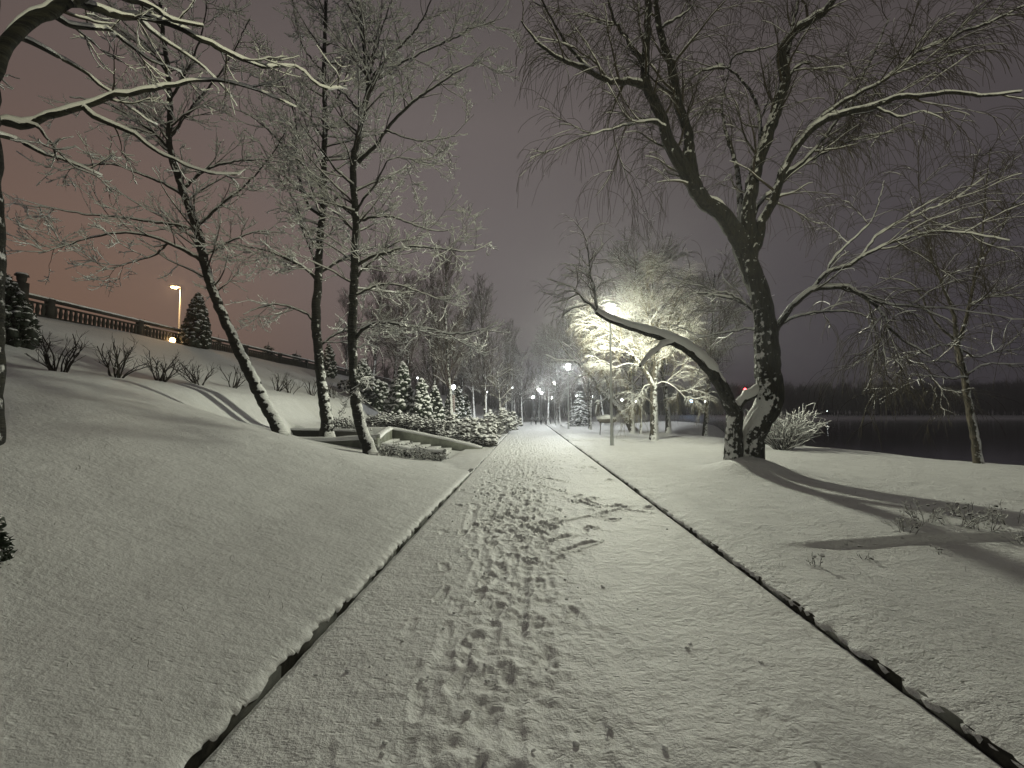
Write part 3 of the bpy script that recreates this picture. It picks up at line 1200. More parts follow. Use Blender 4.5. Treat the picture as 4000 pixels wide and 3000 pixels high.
# left fork
add(wt, [(1604, 530), (1580, 492), (1556, 460), (1516, 430), (1476, 362), (1446, 310), (1431, 260), (1406, 205), (1393, 178), (1394, 140), (1396, 100), (1401, 0), (1404, -80), (1410, -180)], WD - .2, WD - 1.6, .215, .05, 1)
add(wt, [(1500, 392), (1491, 350), (1486, 285), (1466, 225), (1456, 165), (1436, 100), (1420, 30), (1414, -40), (1400, -140)], WD - .5, WD - .8, .15, .04, 1)
add(wt, [(1395, 186), (1375, 178), (1356, 178), (1306, 175), (1271, 150), (1216, 132), (1171, 100), (1146, 75), (1126, 45)], WD - 1.0, WD - 1.9, .085, .014, 1)
add(wt, [(1275, 152), (1241, 115), (1206, 65), (1171, 0), (1150, -50)], WD - 1.4, WD - 1.8, .04, .014, 1)
add(wt, [(1390, 140), (1346, 75), (1321, 30), (1310, -30)], WD - 1.2, WD - 1.0, .05, .02, 1)
add(wt, [(1436, 275), (1418, 263), (1395, 262), (1356, 270), (1320, 280), (1281, 291)], WD - .9, WD - 1.7, .05, .012, 1)
add(wt, [(1430, 60), (1460, 40), (1490, 20), (1510, -20)], WD - .9, WD - .4, .035, .012, 1)
# middle fork
add(wt, [(1606, 535), (1616, 500), (1616, 450), (1631, 370), (1656, 300), (1681, 225), (1697, 170), (1690, 128), (1697, 90), (1736, 55), (1776, 30), (1801, -5), (1840, -80)], WD - .2, WD - 1.2, .19, .06, 1)
add(wt, [(1700, 178), (1715, 150), (1735, 137), (1752, 135)], WD - .7, WD - .9, .05, .018, 1)
add(wt, [(1700, 165), (1702, 120), (1712, 60), (1725, 0), (1730, -60)], WD - .7, WD - .2, .06, .03, 1)
add(wt, [(1642, 330), (1642, 270), (1636, 230), (1611, 185), (1576, 150), (1546, 133)], WD - .4, WD + .7, .06, .016, 1)
add(wt, [(1566, 148), (1530, 150), (1505, 160), (1472, 192)], WD + .5, WD + .7, .035, .012, 1)
add(wt, [(1576, 145), (1590, 118), (1650, 105), (1690, 92)], WD + .5, WD + .2, .03, .012, 1)
add(wt, [(1600, 500), (1600, 430), (1590, 360), (1570, 290), (1560, 230), (1575, 150)], WD, WD + 1.6, .09, .02, 1)
# right side
add(wt, [(1618, 570), (1640, 520), (1646, 480), (1671, 435), (1691, 370), (1736, 297), (1776, 262), (1830, 243), (1886, 230), (1931, 214), (1990, 207), (2056, 201), (2131, 206), (2206, 198)], WD - .1, WD - 2.2, .13, .018, 1)
add(wt, [(1720, 315), (1756, 270), (1831, 215), (1906, 175), (1981, 115), (2060, 78), (2156, 40), (2225, 5)], WD - .7, WD - 1.3, .055, .016, 1)
add(wt, [(1625, 480), (1640, 440), (1670, 410), (1720, 365), (1780, 330), (1850, 300), (1930, 285)], WD, WD + .9, .06, .015, 1)
add(wt, [(1690, 380), (1740, 345), (1800, 270), (1850, 190), (1890, 110), (1920, 40)], WD, WD + 1.2, .06, .02, 1)
add(wt, [(1886, 231), (1920, 245), (1950, 252), (1990, 240), (2040, 260)], WD - 1.4, WD - 1.2, .025, .010, 1)
add(wt, [(1672, 715), (1692, 688), (1712, 661), (1754, 626), (1790, 622), (1830, 620), (1870, 645), (1902, 673), (1926, 713), (1965, 745), (2010, 770)], WD - .1, WD - 1.6, .085, .014, 1)
add(wt, [(1752, 627), (1782, 593), (1838, 573), (1866, 553), (1910, 530), (1960, 515), (2020, 500), (2100, 505), (2180, 520)], WD - .5, WD - 1.6, .05, .012, 1)
add(wt, [(1785, 592), (1800, 560), (1830, 530), (1880, 480), (1900, 430), (1910, 390)], WD - .7, WD + .1, .035, .012, 1)
add(wt, [(1860, 555), (1905, 500), (1990, 460), (2060, 430), (2130, 380)], WD - .9, WD - .2, .03, .010, 1)
add(wt, [(1832, 621), (1898, 653), (1945, 660), (1986, 665), (2018, 678), (2060, 700)], WD - 1.0, WD - 1.5, .032, .010, 1)
add(wt, [(1665, 745), (1690, 700), (1740, 680), (1800, 673), (1850, 676), (1890, 690)], WD, WD + .9, .04, .012, 1)
# small snowy limbs going left from the trunk
add(wt, [(1640, 690), (1628, 672), (1610, 657), (1585, 647), (1558, 641), (1528, 636), (1498, 634), (1470, 645)], WD - .1, WD + .7, .055, .012, 1)
add(wt, [(1608, 657), (1580, 637), (1550, 632), (1520, 640)], WD + .1, WD - .6, .028, .010, 1)
add(wt, [(1645, 720), (1620, 710), (1580, 716), (1540, 722), (1505, 730)], WD, WD + 1.0, .035, .010, 1)
wt[1][1][:] = np.interp(np.linspace(0, 1, len(wt[1][1])), [0, .15, .25, .35, .6, .85, 1], [.22, .185, .17, .135, .10, .075, .05])
wbase = np.array([wt[0][0][0][0], wt[0][0][0][1], 0.0])
wu, ws_ = to_us(wbase)


def willow_fn(rg, trunks):
    out = []
    base = willow_layers(per=(1.9, 3.8, 6.2), l1=1.9, l2=1.1, hang=1.05, thin=.0058, snow=(.010, .004, 0.0), g=-.19)
    thinner = willow_layers(per=(9.0, 4.5, 4.5), l1=.85, l2=.6, hang=.55, thin=.0046, snow=(.008, .004, .002), g=-.12)
    full = base(rg, [t for t in trunks if t[2] in (0, 1)])
    kept = []
    for (P, R, k, am, mu, pw) in full:      # the crown ends above the middle of the path
        ok = P[:, :, 0].min(1) > .05
        kept.append((P[ok], R[ok], k, am, mu, pw))
    return kept + thinner(rg, [t for t in trunks if t[2] == 4])


willow = build_tree('willow_tree', 'big old forked willow right of the path, one limb arching over the lawn', 'tree', wbase, wt, willow_fn,
                    (M['bark_willow'], M['twig_willow']), 101, snow_amt=.01, bark_k=56, ridge=.13, flare=.30, limb_snow=1.0)

# ------------------------------------------------------------------ left trees
t1 = []
add(t1, [(612, 945), (598, 918), (570, 868), (540, 808), (505, 735), (470, 655), (445, 580), (428, 500), (405, 440), (382, 375), (365, 310), (368, 240), (362, 150), (350, 60), (345, -30)], 14.9, 13.4, .22, .045, 2)
add(t1, [(446, 578), (433, 561), (413, 549), (393, 538), (363, 524), (327, 511), (283, 504), (233, 506), (187, 516), (133, 534), (83, 548)], 14.5, 12.6, .075, .010, 1)
add(t1, [(365, 524), (333, 551), (300, 561), (250, 578), (207, 586)], 14.0, 13.0, .035, .008, 1)
add(t1, [(430, 505), (400, 490), (340, 480), (260, 470), (180, 462), (110, 450), (30, 440)], 14.3, 12.8, .05, .010, 1)
add(t1, [(405, 430), (360, 400), (300, 375), (240, 355), (180, 360), (130, 370)], 14.2, 12.9, .05, .010, 1)
add(t1, [(395, 410), (440, 370), (500, 350), (560, 345), (620, 350)], 14.1, 13.3, .05, .010, 1)
add(t1, [(365, 320), (330, 285), (280, 250), (220, 220), (150, 210)], 13.9, 12.8, .05, .012, 1)
add(t1, [(366, 300), (400, 250), (450, 190), (500, 120), (540, 40)], 13.9, 13.3, .05, .014, 1)
add(t1, [(366, 220), (400, 160), (430, 90), (450, 0)], 13.8, 13.4, .045, .014, 1)
add(t1, [(362, 160), (320, 100), (270, 50), (220, -10)], 13.6, 13.2, .04, .014, 1)
add(t1, [(425, 490), (480, 440), (530, 400), (590, 330), (630, 260)], 14.3, 14.2, .045, .012, 1)
add(t1, [(440, 555), (500, 520), (560, 500), (620, 505)], 14.5, 14.5, .035, .010, 1)
t2 = []
add(t2, [(708, 948), (706, 900), (696, 840), (690, 780), (684, 710), (684, 650), (688, 590), (690, 520), (697, 460), (699, 380), (702, 280), (700, 180), (702, 80), (705, -20)], 16.0, 14.9, .225, .05, 2)
add(t2, [(688, 720), (670, 685), (640, 668), (600, 658), (560, 665), (525, 680)], 15.8, 14.8, .05, .010, 1)
add(t2, [(688, 610), (660, 580), (625, 562), (585, 545), (530, 532), (490, 525)], 15.7, 14.7, .055, .010, 1)
add(t2, [(690, 600), (672, 540), (655, 500), (640, 440), (600, 380), (560, 320)], 15.7, 15.2, .05, .012, 1)
add(t2, [(692, 590), (740, 560), (790, 540), (840, 530)], 15.6, 15.8, .05, .010, 1)
add(t2, [(697, 450), (740, 420), (790, 400)], 15.5, 15.9, .04, .010, 1)
add(t2, [(698, 470), (662, 435), (640, 340), (637, 250), (600, 160), (560, 90)], 15.5, 15.0, .06, .014, 1)
add(t2, [(700, 400), (660, 360), (600, 300), (540, 250), (480, 225)], 15.3, 14.4, .05, .010, 1)
add(t2, [(700, 300), (650, 230), (600, 190), (540, 160)], 15.2, 14.6, .045, .010, 1)
add(t2, [(702, 260), (740, 190), (760, 110), (770, 20)], 15.2, 15.2, .04, .012, 1)
add(t2, [(690, 750), (720, 725), (760, 712), (800, 705)], 15.8, 16.2, .04, .010, 1)
add(t2, [(702, 160), (660, 110), (640, 50), (630, -20)], 15.0, 14.8, .035, .012, 1)
t3 = []
add(t3, [(803, 990), (796, 965), (784, 935), (772, 885), (765, 820), (762, 740), (763, 660), (766, 560), (769, 480), (765, 410), (762, 350), (770, 310), (785, 240), (796, 190), (790, 130), (784, 80), (776, 20), (768, -60)], 14.4, 13.6, .205, .045, 2)
add(t3, [(775, 350), (786, 338), (813, 313), (836, 280), (873, 237), (916, 203), (950, 180), (986, 157), (1019, 140), (1045, 128)], 13.9, 13.1, .075, .010, 1)
add(t3, [(796, 190), (815, 172), (836, 157), (869, 137), (919, 110), (986, 80), (1019, 60), (1069, 50)], 13.8, 13.0, .05, .009, 1)
add(t3, [(797, 175), (839, 123), (873, 93), (906, 53), (929, 7), (940, -30)], 13.8, 13.2, .045, .012, 1)
add(t3, [(798, 170), (806, 130), (816, 93), (836, 30), (852, -20)], 13.8, 13.8, .04, .014, 1)
add(t3, [(768, 462), (785, 430), (809, 403), (825, 370), (839, 347), (870, 340), (915, 350)], 14.0, 13.3, .04, .008, 1)
add(t3, [(836, 282), (870, 295), (920, 305), (975, 295), (1010, 290)], 13.6, 13.0, .025, .007, 1)
add(t3, [(779, 475), (812, 468), (852, 470), (903, 490), (952, 500), (992, 490)], 14.0, 13.2, .045, .008, 1)
add(t3, [(768, 575), (800, 556), (835, 545), (885, 533), (952, 537), (1019, 543), (1062, 523)], 14.1, 13.2, .055, .008, 1)
add(t3, [(766, 457), (732, 443), (696, 423), (662, 420), (620, 430)], 13.9, 13.4, .045, .009, 1)
add(t3, [(766, 735), (790, 707), (824, 697), (870, 703), (930, 712), (980, 722), (1040, 712), (1075, 698)], 14.2, 13.4, .06, .010, 1)
add(t3, [(768, 600), (785, 580), (810, 560), (845, 530), (875, 520), (900, 518)], 14.1, 13.7, .04, .010, 1)
add(t3, [(768, 750), (800, 745), (822, 760), (828, 790), (805, 815), (775, 822)], 14.2, 13.8, .022, .008, 3)
add(t3, [(764, 400), (730, 370), (700, 330), (660, 280), (640, 250)], 13.9, 13.5, .045, .010, 1)
add(t3, [(785, 250), (740, 200), (700, 180), (650, 160)], 13.8, 13.3, .04, .010, 1)
add(t3, [(765, 500), (735, 470), (700, 440), (680, 420)], 14.0, 14.3, .035, .010, 1)
add(t3, [(764, 640), (820, 615), (870, 618), (930, 640), (990, 662)], 14.1, 14.5, .04, .009, 1)
for nm, tt, lab, sd in (('maple_tree', t1, 'leaning bare tree on the slope, its trunk slanting up to the left', 201),
                        ('maple_tree', t2, 'bare tree with a straight trunk rising behind the low curved wall, middle of the three', 202),
                        ('maple_tree', t3, 'dark bare tree nearest the path on the left, forking high up', 203)):
    b0 = np.array([tt[0][0][0][0], tt[0][0][0][1], tt[0][0][0][2]])
    build_tree(nm, lab, 'tree', b0, tt, left_layers(per=(3.6, 5.6, 8.2), l1=2.8, l2=.95, l3=.26, thin=.0060, sk=1.15, tr0=.34), (M['bark_left'], M['twig']), sd, bark_k=18, ridge=.03, flare=.25, limb_snow=.9)

# leftmost tree, its trunk on the frame edge and branches arching in
t0 = []
add(t0, [(-60, 1000), (-52, 850), (-42, 700), (-40, 560), (-38, 430), (-40, 300), (-42, 180), (-40, 60), (-30, -60), (-20, -160), (0, -420), (10, -760), (60, -1200)], 5.0, 4.5, .24, .07, 2)
add(t0, [(-45, 230), (-12, 150), (15, 98), (60, 54), (110, 24), (150, 2), (200, -25)], 4.6, 4.4, .075, .05, 1)
add(t0, [(150, 6), (187, 9), (240, 32), (300, 36), (367, 52), (433, 82), (480, 107), (517, 127), (567, 143), (633, 143), (690, 185), (750, 190)], 4.4, 6.0, .045, .010, 1)
add(t0, [(230, -20), (277, 0), (333, 17), (377, 43), (440, 57)], 4.5, 5.0, .035, .014, 1)
add(t0, [(-28, 275), (0, 264), (35, 266), (80, 263), (130, 246), (190, 226), (250, 206), (330, 196), (380, 181), (440, 174), (500, 181), (560, 196), (610, 216), (640, 232)], 4.8, 6.2, .055, .008, 1)
add(t0, [(180, 232), (230, 265), (290, 290), (330, 325), (380, 347), (430, 371), (490, 380), (530, 366)], 5.3, 6.2, .030, .008, 1)
add(t0, [(60, 268), (90, 281), (110, 310), (125, 347)], 5.0, 5.1, .022, .008, 1)
add(t0, [(40, 80), (90, 100), (130, 125), (190, 160), (250, 205), (300, 245), (340, 270)], 4.6, 6.0, .030, .008, 1)
add(t0, [(-20, 290), (30, 300), (90, 330), (160, 350), (220, 380)], 4.8, 5.8, .03, .008, 1)
add(t0, [(110, 30), (180, 60), (240, 62), (290, 110), (350, 140), (390, 155)], 4.6, 5.8, .03, .008, 1)
add(t0, [(300, 40), (350, 85), (420, 130), (470, 170), (500, 210)], 5.0, 6.2, .022, .007, 1)
build_tree('maple_tree', 'bare tree at the left photo edge, thick snow-topped branches arching overhead', 'tree',
           [t0[0][0][0][0], t0[0][0][0][1], t0[0][0][0][2]], t0,
           left_layers(per=(3.0, 6.0, 9.0), l1=1.3, l2=.5, l3=.16, tr0=.55, thin=.0032, sk=.75), (M['bark_left'], M['twig']), 204, bark_k=18, ridge=.03, flare=.0, limb_snow=1.1)

# small tree by the water on the right
tR = []
add(tR, [(2116, 1008), (2108, 960), (2098, 900), (2090, 850), (2082, 800), (2074, 770), (2068, 735)], 13.6, 13.4, .115, .075, 2)
add(tR, [(2068, 735), (2062, 690), (2050, 650), (2030, 600), (2015, 560), (1998, 510), (1960, 498)], 13.4, 13.0, .06, .012, 1)
add(tR, [(2070, 740), (2085, 700), (2095, 650), (2105, 600), (2120, 540), (2125, 480), (2130, 400), (2140, 320)], 13.4, 13.0, .06, .012, 1)
add(tR, [(2068, 735), (2040, 715), (2010, 680), (1990, 640), (1960, 610), (1900, 600)], 13.4, 12.9, .04, .010, 1)
add(tR, [(2082, 815), (2050, 818), (2010, 812), (1970, 808)], 13.4, 13.0, .035, .012, 1)
add(tR, [(2082, 810), (2060, 785), (2020, 780), (1980, 785)], 13.4, 13.2, .03, .010, 1)
add(tR, [(2086, 815), (2110, 795), (2150, 785), (2210, 790)], 13.4, 13.1, .035, .012, 1)
add(tR, [(2070, 748), (2030, 746), (1980, 765), (1940, 780)], 13.4, 13.5, .03, .010, 1)
add(tR, [(2075, 755), (2110, 772), (2150, 760), (2210, 755)], 13.4, 13.5, .03, .010, 1)
add(tR, [(2122, 560), (2160, 500), (2190, 440), (2230, 400)], 13.1, 13.0, .035, .012, 1)
add(tR, [(2095, 660), (2140, 640), (2190, 640), (2240, 660)], 13.2, 13.0, .03, .010, 1)
build_tree('willow_tree', 'slim young willow with a bare snowy trunk at the water on the far right', 'tree',
           [tR[0][0][0][0], tR[0][0][0][1], tR[0][0][0][2]], tR,
           willow_layers(per=(3.4, 5.0, 6.0), l1=1.5, l2=1.0, hang=.8, snow=(.004, .001, 0), g=-.12), (M['bark_lit'], M['twig_willow']), 301, bark_k=16, ridge=.03, flare=.3, limb_snow=.5)

# ------------------------------------------------------------------ willow lit by the first lamp
def R4(x, y):
    return ((1900 + x * .42194) / 1.8083, (1100 + y * .42194) / 1.8083)


def r4(pts):
    return [R4(*p) for p in pts]


tL = []
add(tL, r4([(1550, 1490), (1553, 1400), (1552, 1300), (1552, 1180), (1550, 1080), (1555, 960), (1565, 850)]), 24.3, 24.3, .24, .16, 2)
add(tL, r4([(1555, 990), (1500, 880), (1430, 780), (1370, 700), (1310, 620), (1220, 540), (1130, 460), (1040, 380)]), 24.2, 23.9, .16, .04, 1)
add(tL, r4([(1560, 900), (1560, 760), (1540, 620), (1530, 480), (1500, 350), (1480, 200), (1470, 50), (1480, -60)]), 24.2, 24.0, .14, .03, 1)
add(tL, r4([(1565, 860), (1620, 740), (1680, 600), (1740, 450), (1790, 300), (1830, 100)]), 24.3, 25.0, .12, .03, 1)
add(tL, r4([(1550, 960), (1480, 960), (1440, 1000), (1410, 1080)]), 24.2, 23.9, .035, .02, 1)
add(tL, r4([(1560, 960), (1640, 930), (1720, 960), (1800, 1030), (1850, 1100)]), 24.3, 23.6, .038, .02, 1)
add(tL, r4([(1540, 620), (1440, 450), (1330, 330), (1240, 200)]), 24.1, 25.5, .08, .02, 1)
add(tL, r4([(1560, 760), (1660, 700), (1780, 640), (1880, 620)]), 24.2, 23.2, .045, .02, 1)
add(tL, r4([(1440, 790), (1340, 760), (1260, 770), (1190, 800)]), 23.9, 23.9, .03, .015, 1)
add(tL, r4([(1360, 690), (1260, 640), (1180, 640), (1110, 660)]), 23.8, 24.4, .05, .015, 1)
add(tL, r4([(1500, 400), (1600, 250), (1700, 150), (1760, 20)]), 24.1, 25.2, .07, .02, 1)


def lit_fn(rg, trunks):
    return willow_layers(per=(3.4, 5.6, 8.0), l1=2.1, l2=1.15, hang=.85, thin=.007, snow=(.010, .006, .004), g=-.16)(rg, trunks)


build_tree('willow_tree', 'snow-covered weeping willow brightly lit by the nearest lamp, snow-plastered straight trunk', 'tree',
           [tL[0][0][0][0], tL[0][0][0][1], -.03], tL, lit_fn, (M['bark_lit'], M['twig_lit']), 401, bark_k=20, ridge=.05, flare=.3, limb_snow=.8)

# leaning willow with two stems
tM = []
add(tM, r4([(1372, 1392), (1330, 1330), (1295, 1255), (1235, 1190), (1180, 1130), (1130, 1080), (1080, 1040), (1035, 990), (1000, 920), (930, 835), (860, 770), (815, 735), (770, 690), (700, 600), (670, 540)]), 36.0, 33.5, .30, .05, 2)
add(tM, r4([(815, 738), (760, 733), (700, 730), (640, 722), (600, 700), (550, 678)]), 33.8, 33.4, .07, .02, 1)
add(tM, r4([(1290, 1240), (1240, 1160), (1190, 1080), (1150, 1000), (1110, 900), (1075, 830), (1040, 740), (960, 640), (890, 560)]), 36.0, 35.6, .16, .04, 1)
add(tM, r4([(1090, 1050), (1130, 1000), (1120, 1060), (1080, 1100), (1040, 1110)]), 34.8, 34.2, .05, .02, 1)
add(tM, r4([(950, 850), (900, 870), (850, 885), (815, 905)]), 34.4, 33.9, .05, .02, 1)
add(tM, r4([(955, 830), (975, 790), (990, 760)]), 34.4, 34.3, .05, .02, 1)
add(tM, r4([(930, 830), (880, 740), (820, 660), (760, 600), (700, 560)]), 34.4, 35.0, .07, .02, 1)
add(tM, r4([(880, 720), (880, 640), (895, 540), (905, 430)]), 34.5, 35.0, .05, .015, 1)
add(tM, r4([(1030, 980), (1045, 930), (1040, 900)]), 34.5, 34.3, .05, .02, 1)
build_tree('willow_tree', 'snowy willow leaning far over to the left behind the nearest lamp pole, two slanting stems', 'tree',
           [tM[0][0][0][0], tM[0][0][0][1], -.03], tM, willow_layers(per=(1.6, 2.6, 3.0), l1=1.8, l2=1.1, hang=.7, thin=.008, snow=(.012, .008, 0.004), g=-.08),
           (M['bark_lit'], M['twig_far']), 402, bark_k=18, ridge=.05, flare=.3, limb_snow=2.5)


# ------------------------------------------------------------------ prototypes for the park trees further on
def proto(name, label, height, r0, style, seed, mats, loc, grp, thin=.014):
    rg = np.random.default_rng(seed)
    n = 14
    P, R = grow(rg, np.array([[0, 0, -.05]]), np.array([[rg.normal() * .05, rg.normal() * .05, 1]]), np.array([height]), np.array([r0]), np.array([.03]), n, .035, .05)
    trunks = [(P[0], R[0], 2)]

    def fn(rg_, tr):
        out = []
        P_, R_ = P, R
        if style == 'upright':
            p, d, L, r = spawn(rg_, P_, R_, 4.6, .16, .97, .62, .14, height * .34, .5, .05, .55)
            P1, R1 = grow(rg_, p, d, L, np.maximum(r, .025), np.full(len(r), thin), 8, .07, .13)
            per2, l2 = 4.4, 1.5
            upk = .14
        elif style == 'round':
            p, d, L, r = spawn(rg_, P_, R_, 5.0, .25, .97, .95, .2, height * .42, .5, .05, .5)
            P1, R1 = grow(rg_, p, d, L, np.maximum(r, .025), np.full(len(r), thin), 8, .10, .10, .02)
            per2, l2 = 4.8, 1.4
            upk = .05
        else:
            p, d, L, r = spawn(rg_, P_, R_, 4.0, .30, .97, 1.1, .2, height * .48, .5, .03, .5)
            P1, R1 = grow(rg_, p, d, L, np.maximum(r, .018), np.full(len(r), thin), 8, .10, .07, -.04)
            per2, l2 = 2.6, .9
            upk = .02
        out.append((P1, R1, 4, .014, .7, 1.1))
        p, d, L, r = spawn(rg_, P1, R1, per2, .12, 1, .62, .25, l2, .55, .014, .4)
        P2, R2 = grow(rg_, p, d, L, np.maximum(r, thin), np.full(len(r), thin * .7), 5, .12, upk)
        out.append((P2, R2, 3, .009, .6, 1.1))
        p, d, L, r = spawn(rg_, P2, R2, 4.6, .2, 1, .6, .3, .55, .7, .009, .3)
        P3, R3 = grow(rg_, p, d, L, np.full(len(L), thin * .8), np.full(len(L), thin * .6), 3, .15, upk)
        out.append((P3, R3, 3, .006, .5, 1.1))
        return out
    rt = build_tree(name, label, 'tree', (0, 0, 0), trunks, fn, mats, seed, grp, bark_k=10, ridge=.02, flare=.25, limb_snow=1.0)
    rt.location = tuple(float(q) for q in loc)
    return rt


def gl(px, s, dz=0.0):
    """place on the ground at column px, s metres away"""
    p = at(px, HOR, s)
    u, ss = to_us(p)
    return us(u, ss, float(H(u, ss)) - .05 + dz)


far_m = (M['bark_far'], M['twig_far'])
pA = proto('poplar_tree', 'tall bare tree with steep twigs, leftmost behind the snowy thujas', 11.5, .15, 'upright', 501, far_m, gl(436, 37), 'bare trees along the left of the path')
pB = proto('poplar_tree', 'bare spreading tree straight behind the tallest thuja', 10.0, .15, 'round', 502, far_m, gl(412, 33), 'bare trees along the left of the path')
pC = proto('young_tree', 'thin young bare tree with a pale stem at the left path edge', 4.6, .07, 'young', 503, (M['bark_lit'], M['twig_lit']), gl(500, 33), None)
GL = [(pA, 452, 31, 1.0, 'bare tree with a thick dark trunk among the thujas, right of the two thin stems'),
      (pB, 392, 38, 1.0, 'bare tree at the top of the slope right of the third big trunk'),
      (pA, 372, 44, 1.0, 'bare reddish tree behind the thuja hedge just right of the third big trunk'),
      (pA, 486, 38, 1.02, 'tall bare tree with a pale slanting lower trunk left of the path'),
      (pA, 474, 47, 1.0, 'tall bare tree in the row, left of the one with the pale lower trunk'),
      (pA, 505, 55, 1.0, 'tall bare tree behind the young pale-stemmed tree'),
      (pB, 522, 58, .95, 'bare tree with a snow-plastered trunk left of the bicycle rack'),
      (pA, 515, 72, 1.05, 'misty tall bare tree in the row just before the path end'),
      (pA, 463, 60, 1.15, 'misty bare tree in the second row behind the thujas'),
      (pB, 425, 52, 1.1, 'misty bare tree high behind the tallest thuja'),
      (pA, 345, 50, .8, 'bare tree at the end of the balustrade behind the slope'),
      (pB, 402, 60, 1.2, 'misty bare tree on the hill beyond the balustrade')]
for i, (pr, px, s, sc, lab) in enumerate(GL):
    copy_tree(pr, gl(px, s), 1.7 * i + .6, sc, lab)
GR = [(pA, 560, 52, .95, 'bare tree with a wrapped trunk beside the third lamp'),
      (pB, 556, 49.5, .55, 'low lit bare tree spreading under the third lamp'),
      (pA, 548, 66, 1.15, 'tall bare tree left of the second lamp, reddish against the sky'),
      (pA, 572, 58, 1.25, 'tall dense bare tree behind the second lamp'),
      (pA, 590, 62, 1.2, 'tall bare tree behind the snowy spruce'),
      (pB, 603, 50, 1.15, 'bare tree behind the animal figure'),
      (pA, 590, 38, 1.0, 'slender bare tree standing up behind the nearest lamp, left of it'),
      (pB, 632, 31, 1.32, 'rounded dense snowy tree behind the brightly lit willow'),
      (pB, 668, 33, 1.40, 'rounded dense snowy tree right behind the lit willow, nearer the water'),
      (pB, 704, 31, 1.2, 'rounded bare tree between the lit willow and the big willow'),
      (pA, 538, 84, 1.2, 'misty bare tree far off over the path end')]
for i, (pr, px, s, sc, lab) in enumerate(GR):
    c = copy_tree(pr, gl(px, s), 2.3 * i + .3, sc, lab)
    c['group'] = 'bare trees along the right of the path'
pA['group'] = pB['group'] = 'bare trees along the left of the path'
for (px, s, lab, w) in ((651, 30.5, 'snowy slanting stem just left of the lit straight trunk', 1.6), (640, 31, 'thin crooked stem between the leaning willow and the lit trunk', 1.2)):
    c = copy_tree(pC, gl(px, s), px * .1, (w, w, 1.15), lab)
    c['group'] = 'small stems by the lit willow'

# ------------------------------------------------------------------ lumps and leaves for evergreens and shrubs
bm = bmesh.new()
bmesh.ops.create_icosphere(bm, subdivisions=2, radius=1)
ICO_V = np.array([v.co[:] for v in bm.verts])
ICO_F = np.array([[v.index for v in f.verts] for f in bm.faces])
bm.free()


def lumps(rg, c, r, squash=.6, jit=.22):
    n = len(c)
    m_ = len(ICO_V)
    dd = 1 + jit * rg.normal(size=(n, m_, 1)) * .6
    v = ICO_V[None] * dd * np.array([1, 1, squash])
    ang = rg.uniform(0, 6.28, n)
    ca, sa = np.cos(ang)[:, None], np.sin(ang)[:, None]
    el = rg.uniform(.75, 1.35, (n, 1))
    x, y = v[:, :, 0] * el, v[:, :, 1] / el
    v = np.stack([x * ca - y * sa, x * sa + y * ca, v[:, :, 2]], -1)
    v = v * r[:, None, None] + c[:, None, :]
    f = (ICO_F[None] + (np.arange(n) * m_)[:, None, None]).reshape(-1, 3)
    return v.reshape(-1, 3), f


def leaf_faces(rg, c, size, out=None):
    n = len(c)
    d1 = norm(rg.normal(size=(n, 3)) + (out * 1.2 if out is not None else 0))
    d2 = norm(np.cross(d1, rg.normal(size=(n, 3))))
    s_ = size[:, None]
    v = np.stack([c - d2 * s_ * .28, c + d1 * s_ * .5 - d2 * s_ * .1, c + d1 * s_, c + d2 * s_ * .28 + d1 * s_ * .2], 1).reshape(-1, 3)
    f = np.arange(n * 4).reshape(n, 4)
    return v, f


def evergreen(name, label, loc, h, w, seed, shape='thuja', nl=170, nleaf=2600, lump=.15, group=None, cat='evergreen', cm='thuja'):
    rg = np.random.default_rng(seed)
    root = thing(name, label, cat, loc, 0, group)

    def prof(t):
        if shape == 'thuja':
            return np.interp(t, [0, .1, .35, .6, .85, 1], [.8, 1, .92, .68, .36, .06])
        if shape == 'globe':
            return np.sqrt(np.clip(1 - (2 * t - .9) ** 2 * .8, .02, 1))
        return np.interp(t, [0, .08, .5, .8, 1], [.95, 1, .58, .27, .02])
    t = rg.random(nl) ** 1.15
    th = rg.uniform(0, 2 * math.pi, nl)
    rr = prof(t) * w / 2 * rg.uniform(.75, 1.02, nl)
    c = np.stack([np.cos(th) * rr, np.sin(th) * rr, t * h * .97 + .04], 1)
    v, f = lumps(rg, c, lump * rg.uniform(.45, 1.3, nl) * (1.1 - .4 * t), 1.15)
    mesh_obj('snow_clumps', v, f, M[cm], root)
    t = rg.random(nleaf)
    th = rg.uniform(0, 2 * math.pi, nleaf)
    rr = prof(t) * w / 2 * np.sqrt(rg.uniform(.12, 1.12, nleaf))
    o_ = np.stack([np.cos(th), np.sin(th), np.full(nleaf, .15)], 1)
    c = np.stack([np.cos(th) * rr, np.sin(th) * rr, t * h * .97], 1)
    v, f = leaf_faces(rg, c, rg.uniform(.07, .16, nleaf) * (.6 + w * .25) * (.42 if h < 1 else 1), o_)
    mesh_obj('foliage', v, f, M['leaf'], root)
    mb = MB()
    mb.tube([(0, 0, -.1), (0, 0, h * .8)], [.05 + w * .02, .01], 6)
    mb.build('trunk', M['twig'], root, True)
    return root


